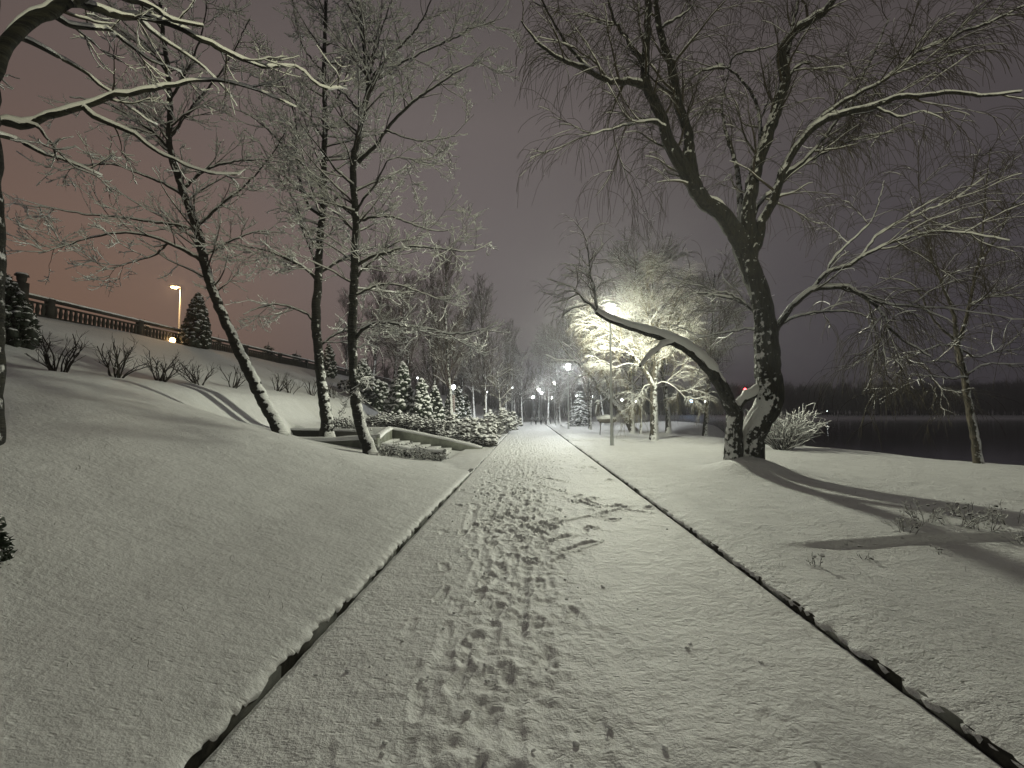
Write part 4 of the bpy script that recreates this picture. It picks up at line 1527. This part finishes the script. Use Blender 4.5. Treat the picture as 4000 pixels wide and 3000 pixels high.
def spruce(label, loc, h, w, seed, tiers=11, name='spruce_tree', group=None):
    rg = np.random.default_rng(seed)
    root = thing(name, label, 'evergreen', loc, 0, group)
    cs, rs, lc, ls, lo = [], [], [], [], []
    for i in range(tiers):
        t = i / tiers
        z0 = h * (.06 + .9 * t)
        rad = w / 2 * (1 - t) ** .85 + .05
        nb = int(6 + 8 * (1 - t))
        for q in range(nb):
            a = q / nb * 2 * math.pi + i * .7 + rg.normal() * .12
            L = rad * rg.uniform(.65, 1.2)
            z = z0 + rg.normal() * h * .028
            for k in range(5):
                fr = .3 + .7 * k / 4
                cs.append((math.cos(a) * L * fr, math.sin(a) * L * fr, z - .28 * L * fr ** 1.5 + rg.normal() * .02))
                rs.append((.05 + .07 * (1 - abs(fr - .65))) * (.5 + h * .18))
            for k in range(22):
                fr = rg.uniform(.15, 1.08)
                lc.append((math.cos(a + rg.normal() * .1) * L * fr, math.sin(a + rg.normal() * .1) * L * fr, z - .28 * L * fr ** 1.5 - .05))
                ls.append(rg.uniform(.08, .17))
                lo.append((math.cos(a), math.sin(a), -.5))
    v, f = lumps(rg, np.array(cs), np.array(rs), .42)
    mesh_obj('snow_clumps', v, f, M['thuja'], root)
    v, f = leaf_faces(rg, np.array(lc), np.array(ls), np.array(lo))
    mesh_obj('foliage', v, f, M['leaf'], root)
    mb = MB()
    mb.tube([(0, 0, -.1), (0, 0, h)], [.07, .01], 6)
    mb.build('trunk', M['twig'], root, True)
    return root


def on(px, py, Y):
    """the point of the ground seen at a pixel, near distance Y"""
    p = at(px, py, Y)
    u, s = to_us(p)
    return us(u, s, float(H(u, s)))


evergreen('thuja', 'slim snowy thuja in front of the balustrade beside the street lamp', on(196, 345, 24.8), 3.1, 1.35, 601, nl=300, nleaf=5200, lump=.12, cm='thuja_dark')
evergreen('thuja', 'dark round-headed thuja laden with snow at the left edge on the upper slope', on(4, 350, 11.8) + np.array([-.42, 0, -.2]), 2.2, 1.75, 602, nl=420, nleaf=15000, lump=.13, cm='thuja_dark')
evergreen('thuja', 'small dark thuja beside the end of the balustrade', on(328, 385, 36), 2.7, 1.2, 603, nl=150)
evergreen('thuja', 'tallest snowy thuja of the group left of the path', on(402, 420, 26.5), 3.55, 1.3, 604, nl=340, nleaf=4200, lump=.17, group='snowy thujas by the far stair wall')
evergreen('thuja', 'second snowy thuja, leaning on the tallest one from the left', on(395, 420, 27.5), 2.6, 1.2, 605, nl=240, lump=.17, group='snowy thujas by the far stair wall')
evergreen('thuja', 'pointed snowy thuja right of the tallest one', on(421, 420, 26), 2.55, 1.15, 606, nl=240, lump=.15, group='snowy thujas by the far stair wall')
evergreen('thuja', 'small pointed thuja left of the thick dark trunk', on(434, 420, 28), 2.3, 1.2, 607, nl=180, lump=.14, group='snowy thujas by the far stair wall')
evergreen('thuja', 'dark thuja under the lit lamp right of the thick trunk', on(451, 417, 36), 2.5, 1.2, 608, nl=150, lump=.15, group='snowy thujas by the far stair wall')
evergreen('thuja', 'pointed thuja behind the small sign plate', on(458, 417, 37), 2.9, 1.2, 609, nl=150, lump=.15, group='snowy thujas by the far stair wall')
evergreen('thuja', 'last small thuja of the group, nearest the path', on(465, 417, 38), 2.4, 1.1, 610, nl=130, lump=.15, group='snowy thujas by the far stair wall')
evergreen('thuja', 'snow-covered thuja right behind the third big trunk', on(362, 400, 30), 2.6, 1.7, 611, nl=240, lump=.19)
evergreen('evergreen_bush', 'low dark snowy hedge bush right of the third big trunk', on(372, 400, 30), 1.5, 2.3, 612, 'globe', nl=240, lump=.17, group='low hedge bushes on the slope', cat='bush')
evergreen('evergreen_bush', 'low dark snowy hedge bush next to the tallest thuja', on(384, 400, 30.5), 1.3, 2.2, 613, 'globe', nl=220, lump=.17, group='low hedge bushes on the slope', cat='bush')
evergreen('evergreen_bush', 'brownish low bush just left of the third big trunk', on(348, 399, 31), .9, 1.5, 614, 'globe', nl=60, lump=.1, group='low hedge bushes on the slope', cat='bush')
spruce('snowy spruce beside the second lamp', on(580, 427, 47), 3.9, 2.9, 620)
for i, (px, py, Y, h, lab) in enumerate([(144, 330, 27, 1.9, 'small snowy pine behind the balustrade left of the street lamp'), (218, 345, 33, 2.0, 'small snowy pine behind the balustrade right of the slim thuja'),
                                         (268, 355, 37, 2.1, 'small snowy pine behind the balustrade between the first two big trunks'), (296, 362, 42, 2.1, 'small snowy pine behind the balustrade just left of the second big trunk')]):
    p = at(px, py, Y)
    u, s = to_us(p)
    u = min(u, -22.3)
    p = at(px, py, Y * 22.3 / 22.3)
    spruce(lab, (p[0], p[1], 5.35), h * 1.0, h * .95, 630 + i, 5, 'pine_tree', 'small pines beyond the balustrade')


def snowy_shrub(name, label, loc, h, w, seed, n=260, lump=.08, twigs=90, group=None, flat=1.0, thin=.006):
    """low deciduous or rhododendron shrub: stems with drooping clumps of snow"""
    rg = np.random.default_rng(seed)
    root = thing(name, label, 'bush', loc, 0, group)
    th = rg.uniform(0, 2 * math.pi, twigs)
    rad = w / 2 * np.sqrt(rg.random(twigs)) * .35
    P0 = np.stack([np.cos(th) * rad, np.sin(th) * rad * flat, np.full(twigs, -.03)], 1)
    D = np.stack([np.cos(th) * rg.uniform(.2, 1.1, twigs), np.sin(th) * rg.uniform(.2, 1.1, twigs) * flat, np.ones(twigs)], 1)
    P, R = grow(rg, P0, D, h * rg.uniform(.6, 1.15, twigs), np.full(twigs, thin * 1.5), np.full(twigs, thin * .7), 6, .12, .0)
    p, d, L, r = spawn(rg, P, R, 7 / max(h, .3), .3, 1, .7, .3, h * .35, .8, .01, .2)
    P2, R2 = grow(rg, p, d, L, np.full(len(L), thin), np.full(len(L), thin * .6), 4, .15, .05)
    v, f = join([sweep(P, R, 4), sweep(P2, R2, 3)])
    mesh_obj('stems', v, f, M['twig'], root)
    s_ = [snow_on(rg, P, R, thin * 1.6, 4, .8, 1), snow_on(rg, P2, R2, thin * 1.5, 3, .8, .8)]
    v, f = join(s_)
    mesh_obj('snow_cover', v, f, M['snow_twig'], root)
    if n:
        ends = np.concatenate([P[:, -2:].reshape(-1, 3), P2[:, -1]])
        c = ends[rg.integers(0, len(ends), n)] + rg.normal(size=(n, 3)) * .04
        c[:, 2] = np.maximum(c[:, 2], .03)
        v, f = lumps(rg, c, lump * rg.uniform(.5, 1.3, n), .8)
        mesh_obj('snow_clumps', v, f, M['shrub'], root)
    return root


sh_spots = [(474, 434, 20.6, .95, 1.5, .10, 'largest rounded shrub with drooping snowy leaves near the far stair wall'),
            (462, 432, 22.0, 1.0, 1.5, .10, 'rounded snowy shrub left of the largest one'),
            (487, 440, 20.2, .45, .8, .10, 'small snowy shrub at the foot of the far stair wall, nearest the path'),
            (484, 434, 21.4, .7, 1.0, .10, 'rounded snowy shrub right of the largest one by the path'),
            (449, 430, 21.5, .75, 1.7, .055, 'fine-twigged snowy shrub in the middle of the planted strip'),
            (435, 428, 21.2, .65, 1.7, .055, 'fine-twigged snowy shrub under the pointed thujas'),
            (421, 425, 21.0, .6, 1.6, .05, 'fine-twigged snowy shrub below the tallest thuja'),
            (406, 421, 21.0, .6, 1.6, .05, 'fine-twigged snowy shrub at the corner of the stair wall'),
            (391, 418, 21.0, .55, 1.6, .05, 'fine-twigged snowy shrub left of the wall corner'),
            (377, 418, 20.8, .5, 1.5, .045, 'fine-twigged snowy shrub behind the third big trunk'),
            (466, 438, 20.1, .4, 1.1, .06, 'low snowy shrub spilling over the far stair wall'),
            (448, 434, 20.1, .4, 1.2, .05, 'low snowy shrub on the edge above the sloping wall'),
            (340, 418, 19.5, .45, 1.5, .035, 'low brown twiggy shrub between the second and third big trunks'),
            (354, 419, 19.5, .45, 1.4, .035, 'low brown twiggy shrub just left of the third big trunk')]
for i, (px, py, Y, h, w, lu, lab) in enumerate(sh_spots):
    loc = on(px, py, Y)
    snowy_shrub('snowy_shrub', lab, loc, h, w, 700 + i, 300 if lu > .08 else 420, lu, 90, 'planted shrubs above the stair wall')
snowy_shrub('snowy_shrub', 'dark evergreen shrub behind the bench left of the path', on(497, 424, 31), 1.5, 1.7, 720, 260, .12, 80)
snowy_shrub('snowy_shrub', 'snowy shrub at the path edge just past the bench', on(504, 424, 33.5), 1.1, 1.7, 721, 260, .12, 80)
snowy_shrub('snowy_shrub', 'small lit shrub by the path end near the snow-plastered trunk', on(512, 423, 40), .8, 1.3, 722, 150, .09, 60)
snowy_shrub('snowy_shrub', 'round leafless bush white with snow beside the big willow at the water', on(783, 449, 18.0), 1.65, 1.5, 723, 0, .05, 105, thin=.010)
for i, (px, py, Y, h, w, lab) in enumerate([(428, 452, 15.6, .34, 1.1, 'dry twiggy scrub beside the end block of the near stair wall'), (413, 449, 15.8, .36, 1.2, 'dry twiggy scrub in front of the stairs'),
                                            (399, 446, 15.8, .4, 1.1, 'dry twiggy scrub right of the third big trunk'), (437, 460, 14.6, .28, .9, 'dry twiggy scrub on the lawn in front of the end block'),
                                            (386, 449, 14.5, .45, .9, 'dry twiggy scrub against the third big trunk'), (405, 452, 14.55, .42, 1.0, 'dry twiggy scrub leaning on the near stair wall'), (420, 455, 14.5, .38, 1.0, 'dry twiggy scrub spilling over the near stair wall')]):
    snowy_shrub('dry_scrub', lab, on(px, py, Y), h, w, 740 + i, 36, .028, 26, 'dry scrub along the near stair wall', thin=.005)
evergreen('evergreen_bush', 'small dark bush weighed down by snow at the left frame edge in front', on(-2, 540, 3.1) + np.array([-.27, 0, -.1]), .66, .5, 760, 'thuja', nl=150, nleaf=9000, lump=.036, cat='bush', cm='thuja_dark')
wl = [(905, 540, 'low weed with snow-bent stalks in the right foreground, left of the clump'), (925, 528, 'snowy weed clump behind the foreground ledge on the right'), (955, 532, 'snowy weed clump in the middle of the right foreground patch'),
      (985, 535, 'dark weed clump right of the middle of the foreground patch'), (1010, 528, 'dark snowy weed clump at the right frame edge'), (968, 520, 'snowy weed at the back of the right foreground patch'), (1030, 545, 'weed clump half cut by the right frame edge'),
      (865, 560, 'tiny weed sprig poking through the snow right of the kerb'), (815, 573, 'tiny weed sprig nearest the right kerb'), (940, 556, 'tiny weed sprig in front of the weed patch')]
for i, (px, py, lab) in enumerate(wl):
    Y = CAMH * FPX / (py - HOR)
    big = i < 7
    snowy_shrub('weed_clump', lab, on(px, py, Y), .28 if big else .12, .75 if big else .25, 780 + i, 12 if big else 2, .016, 13 if big else 5, 'weeds in the right foreground', thin=.0030)

# bare shrubs along the crest of the slope
def bare_shrub(label, loc, h, seed, stems=9, name='bare_shrub'):
    rg = np.random.default_rng(seed)
    root = thing(name, label, 'bush', loc, 0, 'pruned shrubs along the slope crest')
    th = rg.uniform(0, 2 * math.pi, stems)
    P0 = np.stack([np.cos(th) * .10, np.sin(th) * .10, np.full(stems, -.05)], 1)
    D = np.stack([np.cos(th) * rg.uniform(.2, .9, stems), np.sin(th) * rg.uniform(.1, .6, stems), np.ones(stems)], 1)
    P, R = grow(rg, P0, D, h * rg.uniform(.7, 1.15, stems), np.full(stems, .019), np.full(stems, .009), 7, .16, .04)
    p, d, L, r = spawn(rg, P, R, 6.0, .2, 1, .6, .25, h * .45, .7, .010, .3)
    P2, R2 = grow(rg, p, d, L, np.maximum(r, .007), np.full(len(L), .004), 5, .14, .12)
    p, d, L, r = spawn(rg, P2, R2, 6.0, .3, 1, .6, .25, h * .28, .7, .006, .3)
    P3, R3 = grow(rg, p, d, L, np.full(len(L), .005), np.full(len(L), .003), 4, .14, .1)
    v, f = join([sweep(P, R, 6), sweep(P2, R2, 4), sweep(P3, R3, 3)])
    mesh_obj('stems', v, f, M['twig'], root)
    v, f = join([snow_on(rg, P, R, .004, 4, .5, 1.2), snow_on(rg, P2, R2, .003, 3, .5, 1.2)])
    mesh_obj('snow_cover', v, f, M['snow_twig'], root)
    return root


for i, (px, py, Y, h, lab) in enumerate([(60, 371, 10.5, .95, 'largest bare shrub on the slope crest, furthest left'), (117, 374, 11.9, .95, 'second bare shrub from the left on the slope crest'),
                                         (161, 381, 13.4, .85, 'third bare shrub from the left on the slope crest'), (199, 388, 14.9, .85, 'fourth bare shrub on the crest, left of the leaning trunk'),
                                         (233, 391, 16.8, .8, 'bare shrub on the crest just left of the leaning trunk'), (277, 392, 19.6, .8, 'bare shrub on the crest right of the leaning trunk'),
                                         (291, 393, 20.8, .75, 'sparse bare shrub on the crest between two big trunks'), (312, 394, 23, .8, 'bare shrub on the crest just left of the second big trunk'), (333, 396, 25, .9, 'bare shrub on the crest just right of the second big trunk')]):
    bare_shrub(lab, on(px, py, Y), h, 800 + i, 12 if i < 4 else 8)

# ------------------------------------------------------------------ balustrade on top of the embankment
FU = -19.6
fence = thing('balustrade', 'long dark balustrade with snow on its rail along the top of the embankment', 'fence', us(FU, 0, 5.43))
fence.scale = (1, 1, .66)
fence.rotation_euler = (0, 0, -TH)
posts = [17.4 + 4.25 * i for i in range(-3, 14)]


def fpt(s, z, off=0.0):
    return (off, s, z)


for s in posts:
    mb = MB()
    mb.box((0, s, .58), (.22, .24, 1.22))
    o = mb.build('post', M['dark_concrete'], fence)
    sn = MB()
    sn.lathe([(.13, 1.18), (.13, 1.24), (.08, 1.27), (.001, 1.28)], (0, s, 0), 10)
    sn.build('snow_cap', M['snow'], o, True)
for a_, b_ in zip(posts[:-1], posts[1:]):
    mb = MB()
    L = b_ - a_ - .26
    c = (a_ + b_) / 2
    mb.box((0, c, 1.08), (.20, L, .14))
    mb.box((0, c, .78), (.12, L, .09))
    mb.box((0, c, .05), (.14, L, .10))
    nb = 19
    for q in range(nb):
        s = a_ + .13 + L * (q + .5) / nb
        mb.lathe([(.050, .10), (.062, .25), (.075, .42), (.050, .60), (.050, .735)], (0, s, 0), 8)
    pn = mb.build('railing_panel', M['dark_concrete'], fence)
    sn = MB()
    x = np.linspace(a_ + .13, b_ - .13, 20)
    hgt = 1.20 + .03 * vn(x * 3, x * 0, 9)
    sn.tube([(0, xx, hh) for xx, hh in zip(x, hgt)], [.085 + .02 * float(vn(np.array(xx * 4), np.array(0.), 4)) for xx in x], 8, (1, 0, 0))
    sn.build('snow_cap', M['snow'], pn, True)
# gate pillar with a lantern-like cap at the left
gp = thing('stone_pillar', 'dark stone pillar with a capped top at the left end of the balustrade', 'pillar', on(19, 318, 16.0) + np.array([0, 0, -.05]))
gp.scale = (.85, .85, .74)
mb = MB()
mb.box((0, 0, .72), (.34, .34, 1.7))
mb.build('shaft', M['dark_concrete'], gp)
mb = MB()
mb.lathe([(.12, 1.58), (.16, 1.68), (.17, 1.86), (.24, 1.88), (.22, 1.95), (.02, 1.97)], k=12)
mb.build('cap', M['dark_concrete'], gp, True)
mb = MB()
mb.lathe([(.21, 1.965), (.18, 2.03), (.001, 2.07)], k=12)
mb.build('snow_cap', M['snow'], gp, True)

# street lamp beyond the balustrade, and the floodlight at its foot
p = at(179, 330, 28)
sl = thing('street_lamp', 'orange glowing street lamp on a tall pole beyond the balustrade', 'street lamp', (p[0], p[1], 5.4))
top = at(179, 289, 28)[2] - 5.4
mb = MB()
mb.tube([(0, 0, -.2), (0, 0, top + .1)], [.075, .05], 8)
mb.tube([(0, 0, top + .08), (-.15, 0, top + .16), (-.35, 0, top + .14)], [.04, .035, .03], 6)
mb.build('pole', M['steel'], sl, True)
mb = MB()
mb.box((-.42, 0, top + .17), (.62, .24, .08))
mb.build('lamp_head', M['steel'], sl)
mb = MB()
mb.lathe([(.001, -.11), (.13, -.08), (.20, -.02), (.20, .0), (.001, .0)], (-.42, 0, top + .125), 12)
mb.build('lamp_glass', M['glass_orange'], sl, True)
lamp_light('lamp_bulb', (-.42, 0, top - .02), 260, (1.0, .60, .28), sl, .1, False)
p = at(172.5, 340.5, 24.2)
fl = thing('floodlight', 'small orange floodlight glowing low behind the balustrade', 'floodlight', (p[0], p[1], p[2]))
mb = MB()
mb.box((0, .10, 0), (.40, .14, .30))
mb.tube([(0, .12, -.12), (0, .12, -.42)], [.04, .04], 6)
mb.build('housing', M['black_metal'], fl)
mb = MB()
mb.lathe([(.001, .06), (.12, .055), (.17, .02), (.17, 0)], (0, 0, 0), 14)
o = mb.build('lens', M['glass_orange'], fl, True)
o.rotation_euler = (math.pi / 2, 0, 0)
lamp_light('lamp_bulb', (0, -.12, .02), 14, (1.0, .60, .28), fl, .06, False)

# ------------------------------------------------------------------ low walls, stairs
def wall_obj(name, label, pts, thick, snow_h=.07, mat_=None):
    """pts: (u, s, ztop, zbottom) along the wall"""
    root = thing(name, label, 'wall', us(pts[0][0], pts[0][1], 0))
    o3 = us(pts[0][0], pts[0][1], 0)
    P = np.array([us(q[0], q[1], 0) for q in pts])
    T = norm(np.gradient(P, axis=0))
    Nn = np.stack([-T[:, 1], T[:, 0], 0 * T[:, 0]], 1)
    vs, fs = [], []
    for i in range(len(pts)):
        for sgn in (-1, 1):
            for z in (pts[i][3], pts[i][2]):
                q = P[i] + Nn[i] * sgn * thick / 2 - o3
                vs.append((q[0], q[1], z))
    for i in range(len(pts) - 1):
        a, b_ = i * 4, i * 4 + 4
        fs += [[a, b_, b_ + 1, a + 1], [a + 2, a + 3, b_ + 3, b_ + 2], [a + 1, b_ + 1, b_ + 3, a + 3], [a, a + 2, b_ + 2, b_]]
    e = (len(pts) - 1) * 4
    fs += [[0, 1, 3, 2], [e, e + 2, e + 3, e + 1]]
    mesh_obj('wall', np.array(vs), np.array(fs), mat_ or M['concrete'], root, False)
    # rounded snow along the top
    m2 = 40
    ln = np.r_[0, np.cumsum(np.linalg.norm(np.diff(P, axis=0), axis=1))]
    tt = np.linspace(0, ln[-1], m2)
    Pc = np.stack([np.interp(tt, ln, P[:, i]) for i in range(3)], 1) - o3
    zt = np.interp(tt, ln, [q[2] for q in pts])
    Nc = np.stack([np.interp(tt, ln, Nn[:, i]) for i in range(3)], 1)
    prof = [(-.56, -.035), (-.57, .03), (-.45, .75), (-.2, 1.0), (.15, 1.0), (.45, .8), (.57, .03), (.56, -.035)]
    vs = []
    for i in range(m2):
        hh = snow_h * (1 + .5 * float(vn(np.array(tt[i] * 2.), np.array(0.), 5)))
        for (x, z) in prof:
            q = Pc[i] + Nc[i] * x * thick * (1 + .05 * float(vn(np.array(tt[i] * 6.), np.array(x), 6)))
            vs.append((q[0], q[1], zt[i] + (z * hh if z > 0 else z)))
    k = len(prof)
    a = np.arange(m2 - 1)[:, None] * k + np.arange(k - 1)[None, :]
    f = np.stack([a, a + k, a + k + 1, a + 1], -1).reshape(-1, 4)
    mesh_obj('snow_cap', np.array(vs), f, M['snow'], root)
    return root


wall_obj('retaining_wall', 'sloping concrete wall with snow on top beside the stairs, falling towards the path', [(-6.1, 19.4, .90, -.2), (-5.0, 19.4, .72, -.2), (-3.5, 19.4, .42, -.2), (-2.0, 19.4, .06, -.2)], .30, .08)
wall_obj('retaining_wall', 'short greenish concrete wall turning back from the curved wall to the corner', [(-5.25, 15.25, .70, -.2), (-5.7, 17.3, .80, -.2), (-6.02, 19.24, .89, -.2)], .26, .07)
wall_obj('retaining_wall', 'low curved wall under thick snow between the big trunks', [(-8.6, 14.75, .68, -.2), (-8.0, 14.95, .66, -.2), (-7.3, 15.05, .64, -.2), (-6.5, 15.1, .66, -.2), (-5.8, 15.12, .69, -.2), (-5.1, 15.1, .72, -.2)], .34, .12)
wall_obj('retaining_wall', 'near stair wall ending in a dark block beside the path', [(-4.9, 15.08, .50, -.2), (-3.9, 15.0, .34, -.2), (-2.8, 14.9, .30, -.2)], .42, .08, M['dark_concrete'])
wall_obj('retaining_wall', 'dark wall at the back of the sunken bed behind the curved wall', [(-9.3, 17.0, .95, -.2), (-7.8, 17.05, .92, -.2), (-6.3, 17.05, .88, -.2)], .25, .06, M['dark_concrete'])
stt = thing('stairs', 'snow-covered stairs climbing left between the two low walls', 'stairs', us(-2.8, 17.2, 0))
for q in range(6):
    mb = MB()
    a0, a1 = -3.3 - .45 * q, -3.3 - .45 * (q + 1)
    z = .075 * (q + 1)
    o3 = us(-2.8, 17.2, 0)
    pts = [us(a1, 15.3, -.1), us(a0, 15.3, -.1), us(a0, 19.2, -.1), us(a1, 19.2, -.1), us(a1, 15.3, z), us(a0, 15.3, z), us(a0, 19.2, z), us(a1, 19.2, z)]
    mb.hexa([pp - o3 for pp in pts])
    mb.build('step', M['snow_ground'], stt)

# ------------------------------------------------------------------ small furniture
bp = on(492, 433, 30)
bench = thing('bench', 'slatted park bench seen end-on left of the path between the shrubs', 'bench', bp, math.radians(95))
mb = MB()
for q in range(5):
    mb.box((0, -.2 + q * .105, .45), (1.6, .085, .035))
mb.build('seat', M['wood_slat'], bench)
mb = MB()
for q in range(5):
    mb.box((0, .30 + q * .02, .56 + q * .11), (1.6, .03, .085))
mb.build('backrest', M['wood_slat'], bench)
for x in (-.7, .7):
    mb = MB()
    mb.box((x, -.18, .21), (.06, .06, .42))
    mb.box((x, .24, .21), (.06, .06, .42))
    mb.box((x, .03, .42), (.06, .46, .02))
    mb.build('leg', M['black_metal'], bench)
mb = MB()
mb.box((0, 0, .50), (1.6, .46, .07))
mb.build('snow_cover', M['snow'], bench)

sg = thing('sign', 'pale narrow upright sign plate in front of the thujas', 'sign', on(452, 418, 33))
mb = MB()
mb.tube([(0, 0, -.1), (0, 0, .75)], [.03, .03], 6)
mb.build('post', M['steel'], sg, True)
mb = MB()
mb.box((0, -.04, 1.35), (.42, .03, 1.25))
pl = mb.build('plate', M['sign'], sg)
mb = MB()
for q in range(7):
    mb.box((0, -.059, 1.80 - q * .15), (.30 - .04 * (q % 3), .004, .035))
mb.build('text_lines', M['black_metal'], pl)

rk = thing('bicycle_rack', 'row of four low arched bicycle hoops dusted with snow at the path end', 'bicycle rack', on(531, 424.5, 55))
for q in range(4):
    mb = MB()
    x0 = q * .62
    pts = [(x0 + .62 * t - .12 * math.sin(t * math.pi), -.1 + .5 * t, .78 * math.sin(min(max(t, .0), 1) * math.pi) ** .5) for t in np.linspace(0, 1, 14)]
    mb.tube(pts, [.05] * 14, 6, (0, 0.3, 1))
    hp = mb.build('hoop', M['black_metal'], rk, True)
    mb = MB()
    mb.tube([(a, b_, c_ + .05) for a, b_, c_ in pts[2:-2]], [.04] * 10, 6, (0, .3, 1))
    mb.build('snow_cap', M['snow'], hp, True)

# long-necked animal figure on thin legs behind the nearest lamp pole
an = thing('animal_sculpture', 'long-necked animal figure on thin legs, snow on its back, behind the nearest lamp pole', 'sculpture', on(604, 436.5, 29.5))
mb = MB()
mb.tube([(-.42, 0, 1.02), (-.25, 0, .98), (.1, 0, .97), (.45, 0, 1.0), (.72, 0, .98), (.82, 0, .92)], [.10, .20, .23, .23, .19, .06], 10)
mb.tube([(-.36, 0, 1.02), (-.44, 0, 1.3), (-.42, 0, 1.6), (-.36, 0, 1.95), (-.36, 0, 2.12)], [.14, .10, .09, .085, .09], 8)
mb.tube([(-.30, 0, 2.14), (-.40, 0, 2.16), (-.52, 0, 2.10), (-.60, 0, 2.06)], [.05, .085, .06, .035], 8)
mb.build('body', M['sculpt'], an, True)
for (x, y) in ((-.28, -.12), (-.22, .12), (.55, -.12), (.62, .12)):
    mb = MB()
    mb.tube([(x, y, .9), (x + .03, y, .5), (x - .01, y, 0), ], [.05, .025, .025], 6)
    mb.build('leg', M['sculpt'], an, True)
mb = MB()
mb.tube([(-.34, 0, 1.15), (-.1, 0, 1.17), (.3, 0, 1.19), (.7, 0, 1.13)], [.05, .12, .14, .05], 8)
mb.tube([(-.47, 0, 1.2), (-.50, 0, 1.55), (-.44, 0, 1.95)], [.05, .06, .05], 6)
mb.tube([(-.32, 0, 2.22), (-.44, 0, 2.22), (-.5, 0, 2.17)], [.04, .06, .02], 6)
mb.build('snow_cap', M['snow'], an, True)

# little landing stage at the snowy point
jt = thing('landing_stage', 'small dark landing stage at the end of the snowy point', 'jetty', on(684, 430, 43.0))
jt.location.z = -.2
mb = MB()
mb.box((.2, 0, 0), (1.6, 1.0, .12))
mb.build('deck', M['black_metal'], jt)
for x in (-.3, .8):
    mb = MB()
    mb.tube([(x, -.4, -1.2), (x, -.4, .1)], [.06, .06], 6)
    mb.build('pile', M['black_metal'], jt, True)

# chunks of kicked-up snow on and beside the path
rg = np.random.default_rng(55)
cs, rs = [], []
for _ in range(170):
    s = 1.8 + 16 * rg.random() ** 1.6
    u = rg.normal(-.2, .5) if rg.random() < .8 else rg.uniform(-1.2, 1.9)
    if not (KL + .1 < u < KR - .1):
        continue
    r_ = rg.uniform(.006, .018)
    ci = int((u - KL - .03) / (KR - KL - .06) * 249)
    ri = int(np.searchsorted(prow, s))
    cs.append(us(u, s, PZ[ri, ci] + r_ * .3))
    rs.append(r_)
v, f = lumps(rg, np.array(cs), np.array(rs), .75, .35)
tag(mesh_obj('snow_crumbs', v, f, M['snow']), 'crumbs of kicked-up snow scattered along the trodden path', 'snow', kind='stuff')

# dry grass tips poking through the snow of the verges
rg = np.random.default_rng(56)
bl = []
for _ in range(520):
    u = rg.uniform(2.4, 9) if rg.random() < .75 else rg.uniform(-7, -1.8)
    s = 1.2 + 13 * rg.random() ** 1.3
    cl = rg.integers(1, 4)
    for q in range(cl):
        uu, ss2 = u + rg.normal() * .03, s + rg.normal() * .03
        bl.append(us(uu, ss2, float(H(uu, ss2)) - .01))
bl = np.array(bl)
P, R_ = grow(rg, bl, rg.normal(size=(len(bl), 3)) * .6 + UP, rg.uniform(.02, .07, len(bl)), np.full(len(bl), .0014), np.full(len(bl), .0006), 4, .25)
v, f = sweep(P, R_, 3)
tag(mesh_obj('grass_tips', v, f, M['twig_far']), 'dry grass tips poking through the snow beside the path', 'grass', kind='stuff')

# ------------------------------------------------------------------ winter mist
HAZE = 0.0020
if HAZE > 0:
    mb = MB()
    mb.box((120, 180, 10.5), (620, 460, 27))
    hz = mb.build('haze', M['snow'])
    hm = bpy.data.materials.new('winter_mist')
    hm.use_nodes = True
    n, l = hm.node_tree.nodes, hm.node_tree.links
    n.clear()
    o = n.new('ShaderNodeOutputMaterial')
    pv = n.new('ShaderNodeVolumePrincipled')
    pv.inputs['Color'].default_value = (.85, .85, .88, 1)
    pv.inputs['Density'].default_value = HAZE
    pv.inputs['Anisotropy'].default_value = .7
    l.new(pv.outputs[0], o.inputs['Volume'])
    hz.data.materials.clear()
    hz.data.materials.append(hm)
    tag(hz, 'thin winter mist over the park and lake', 'haze', kind='stuff')
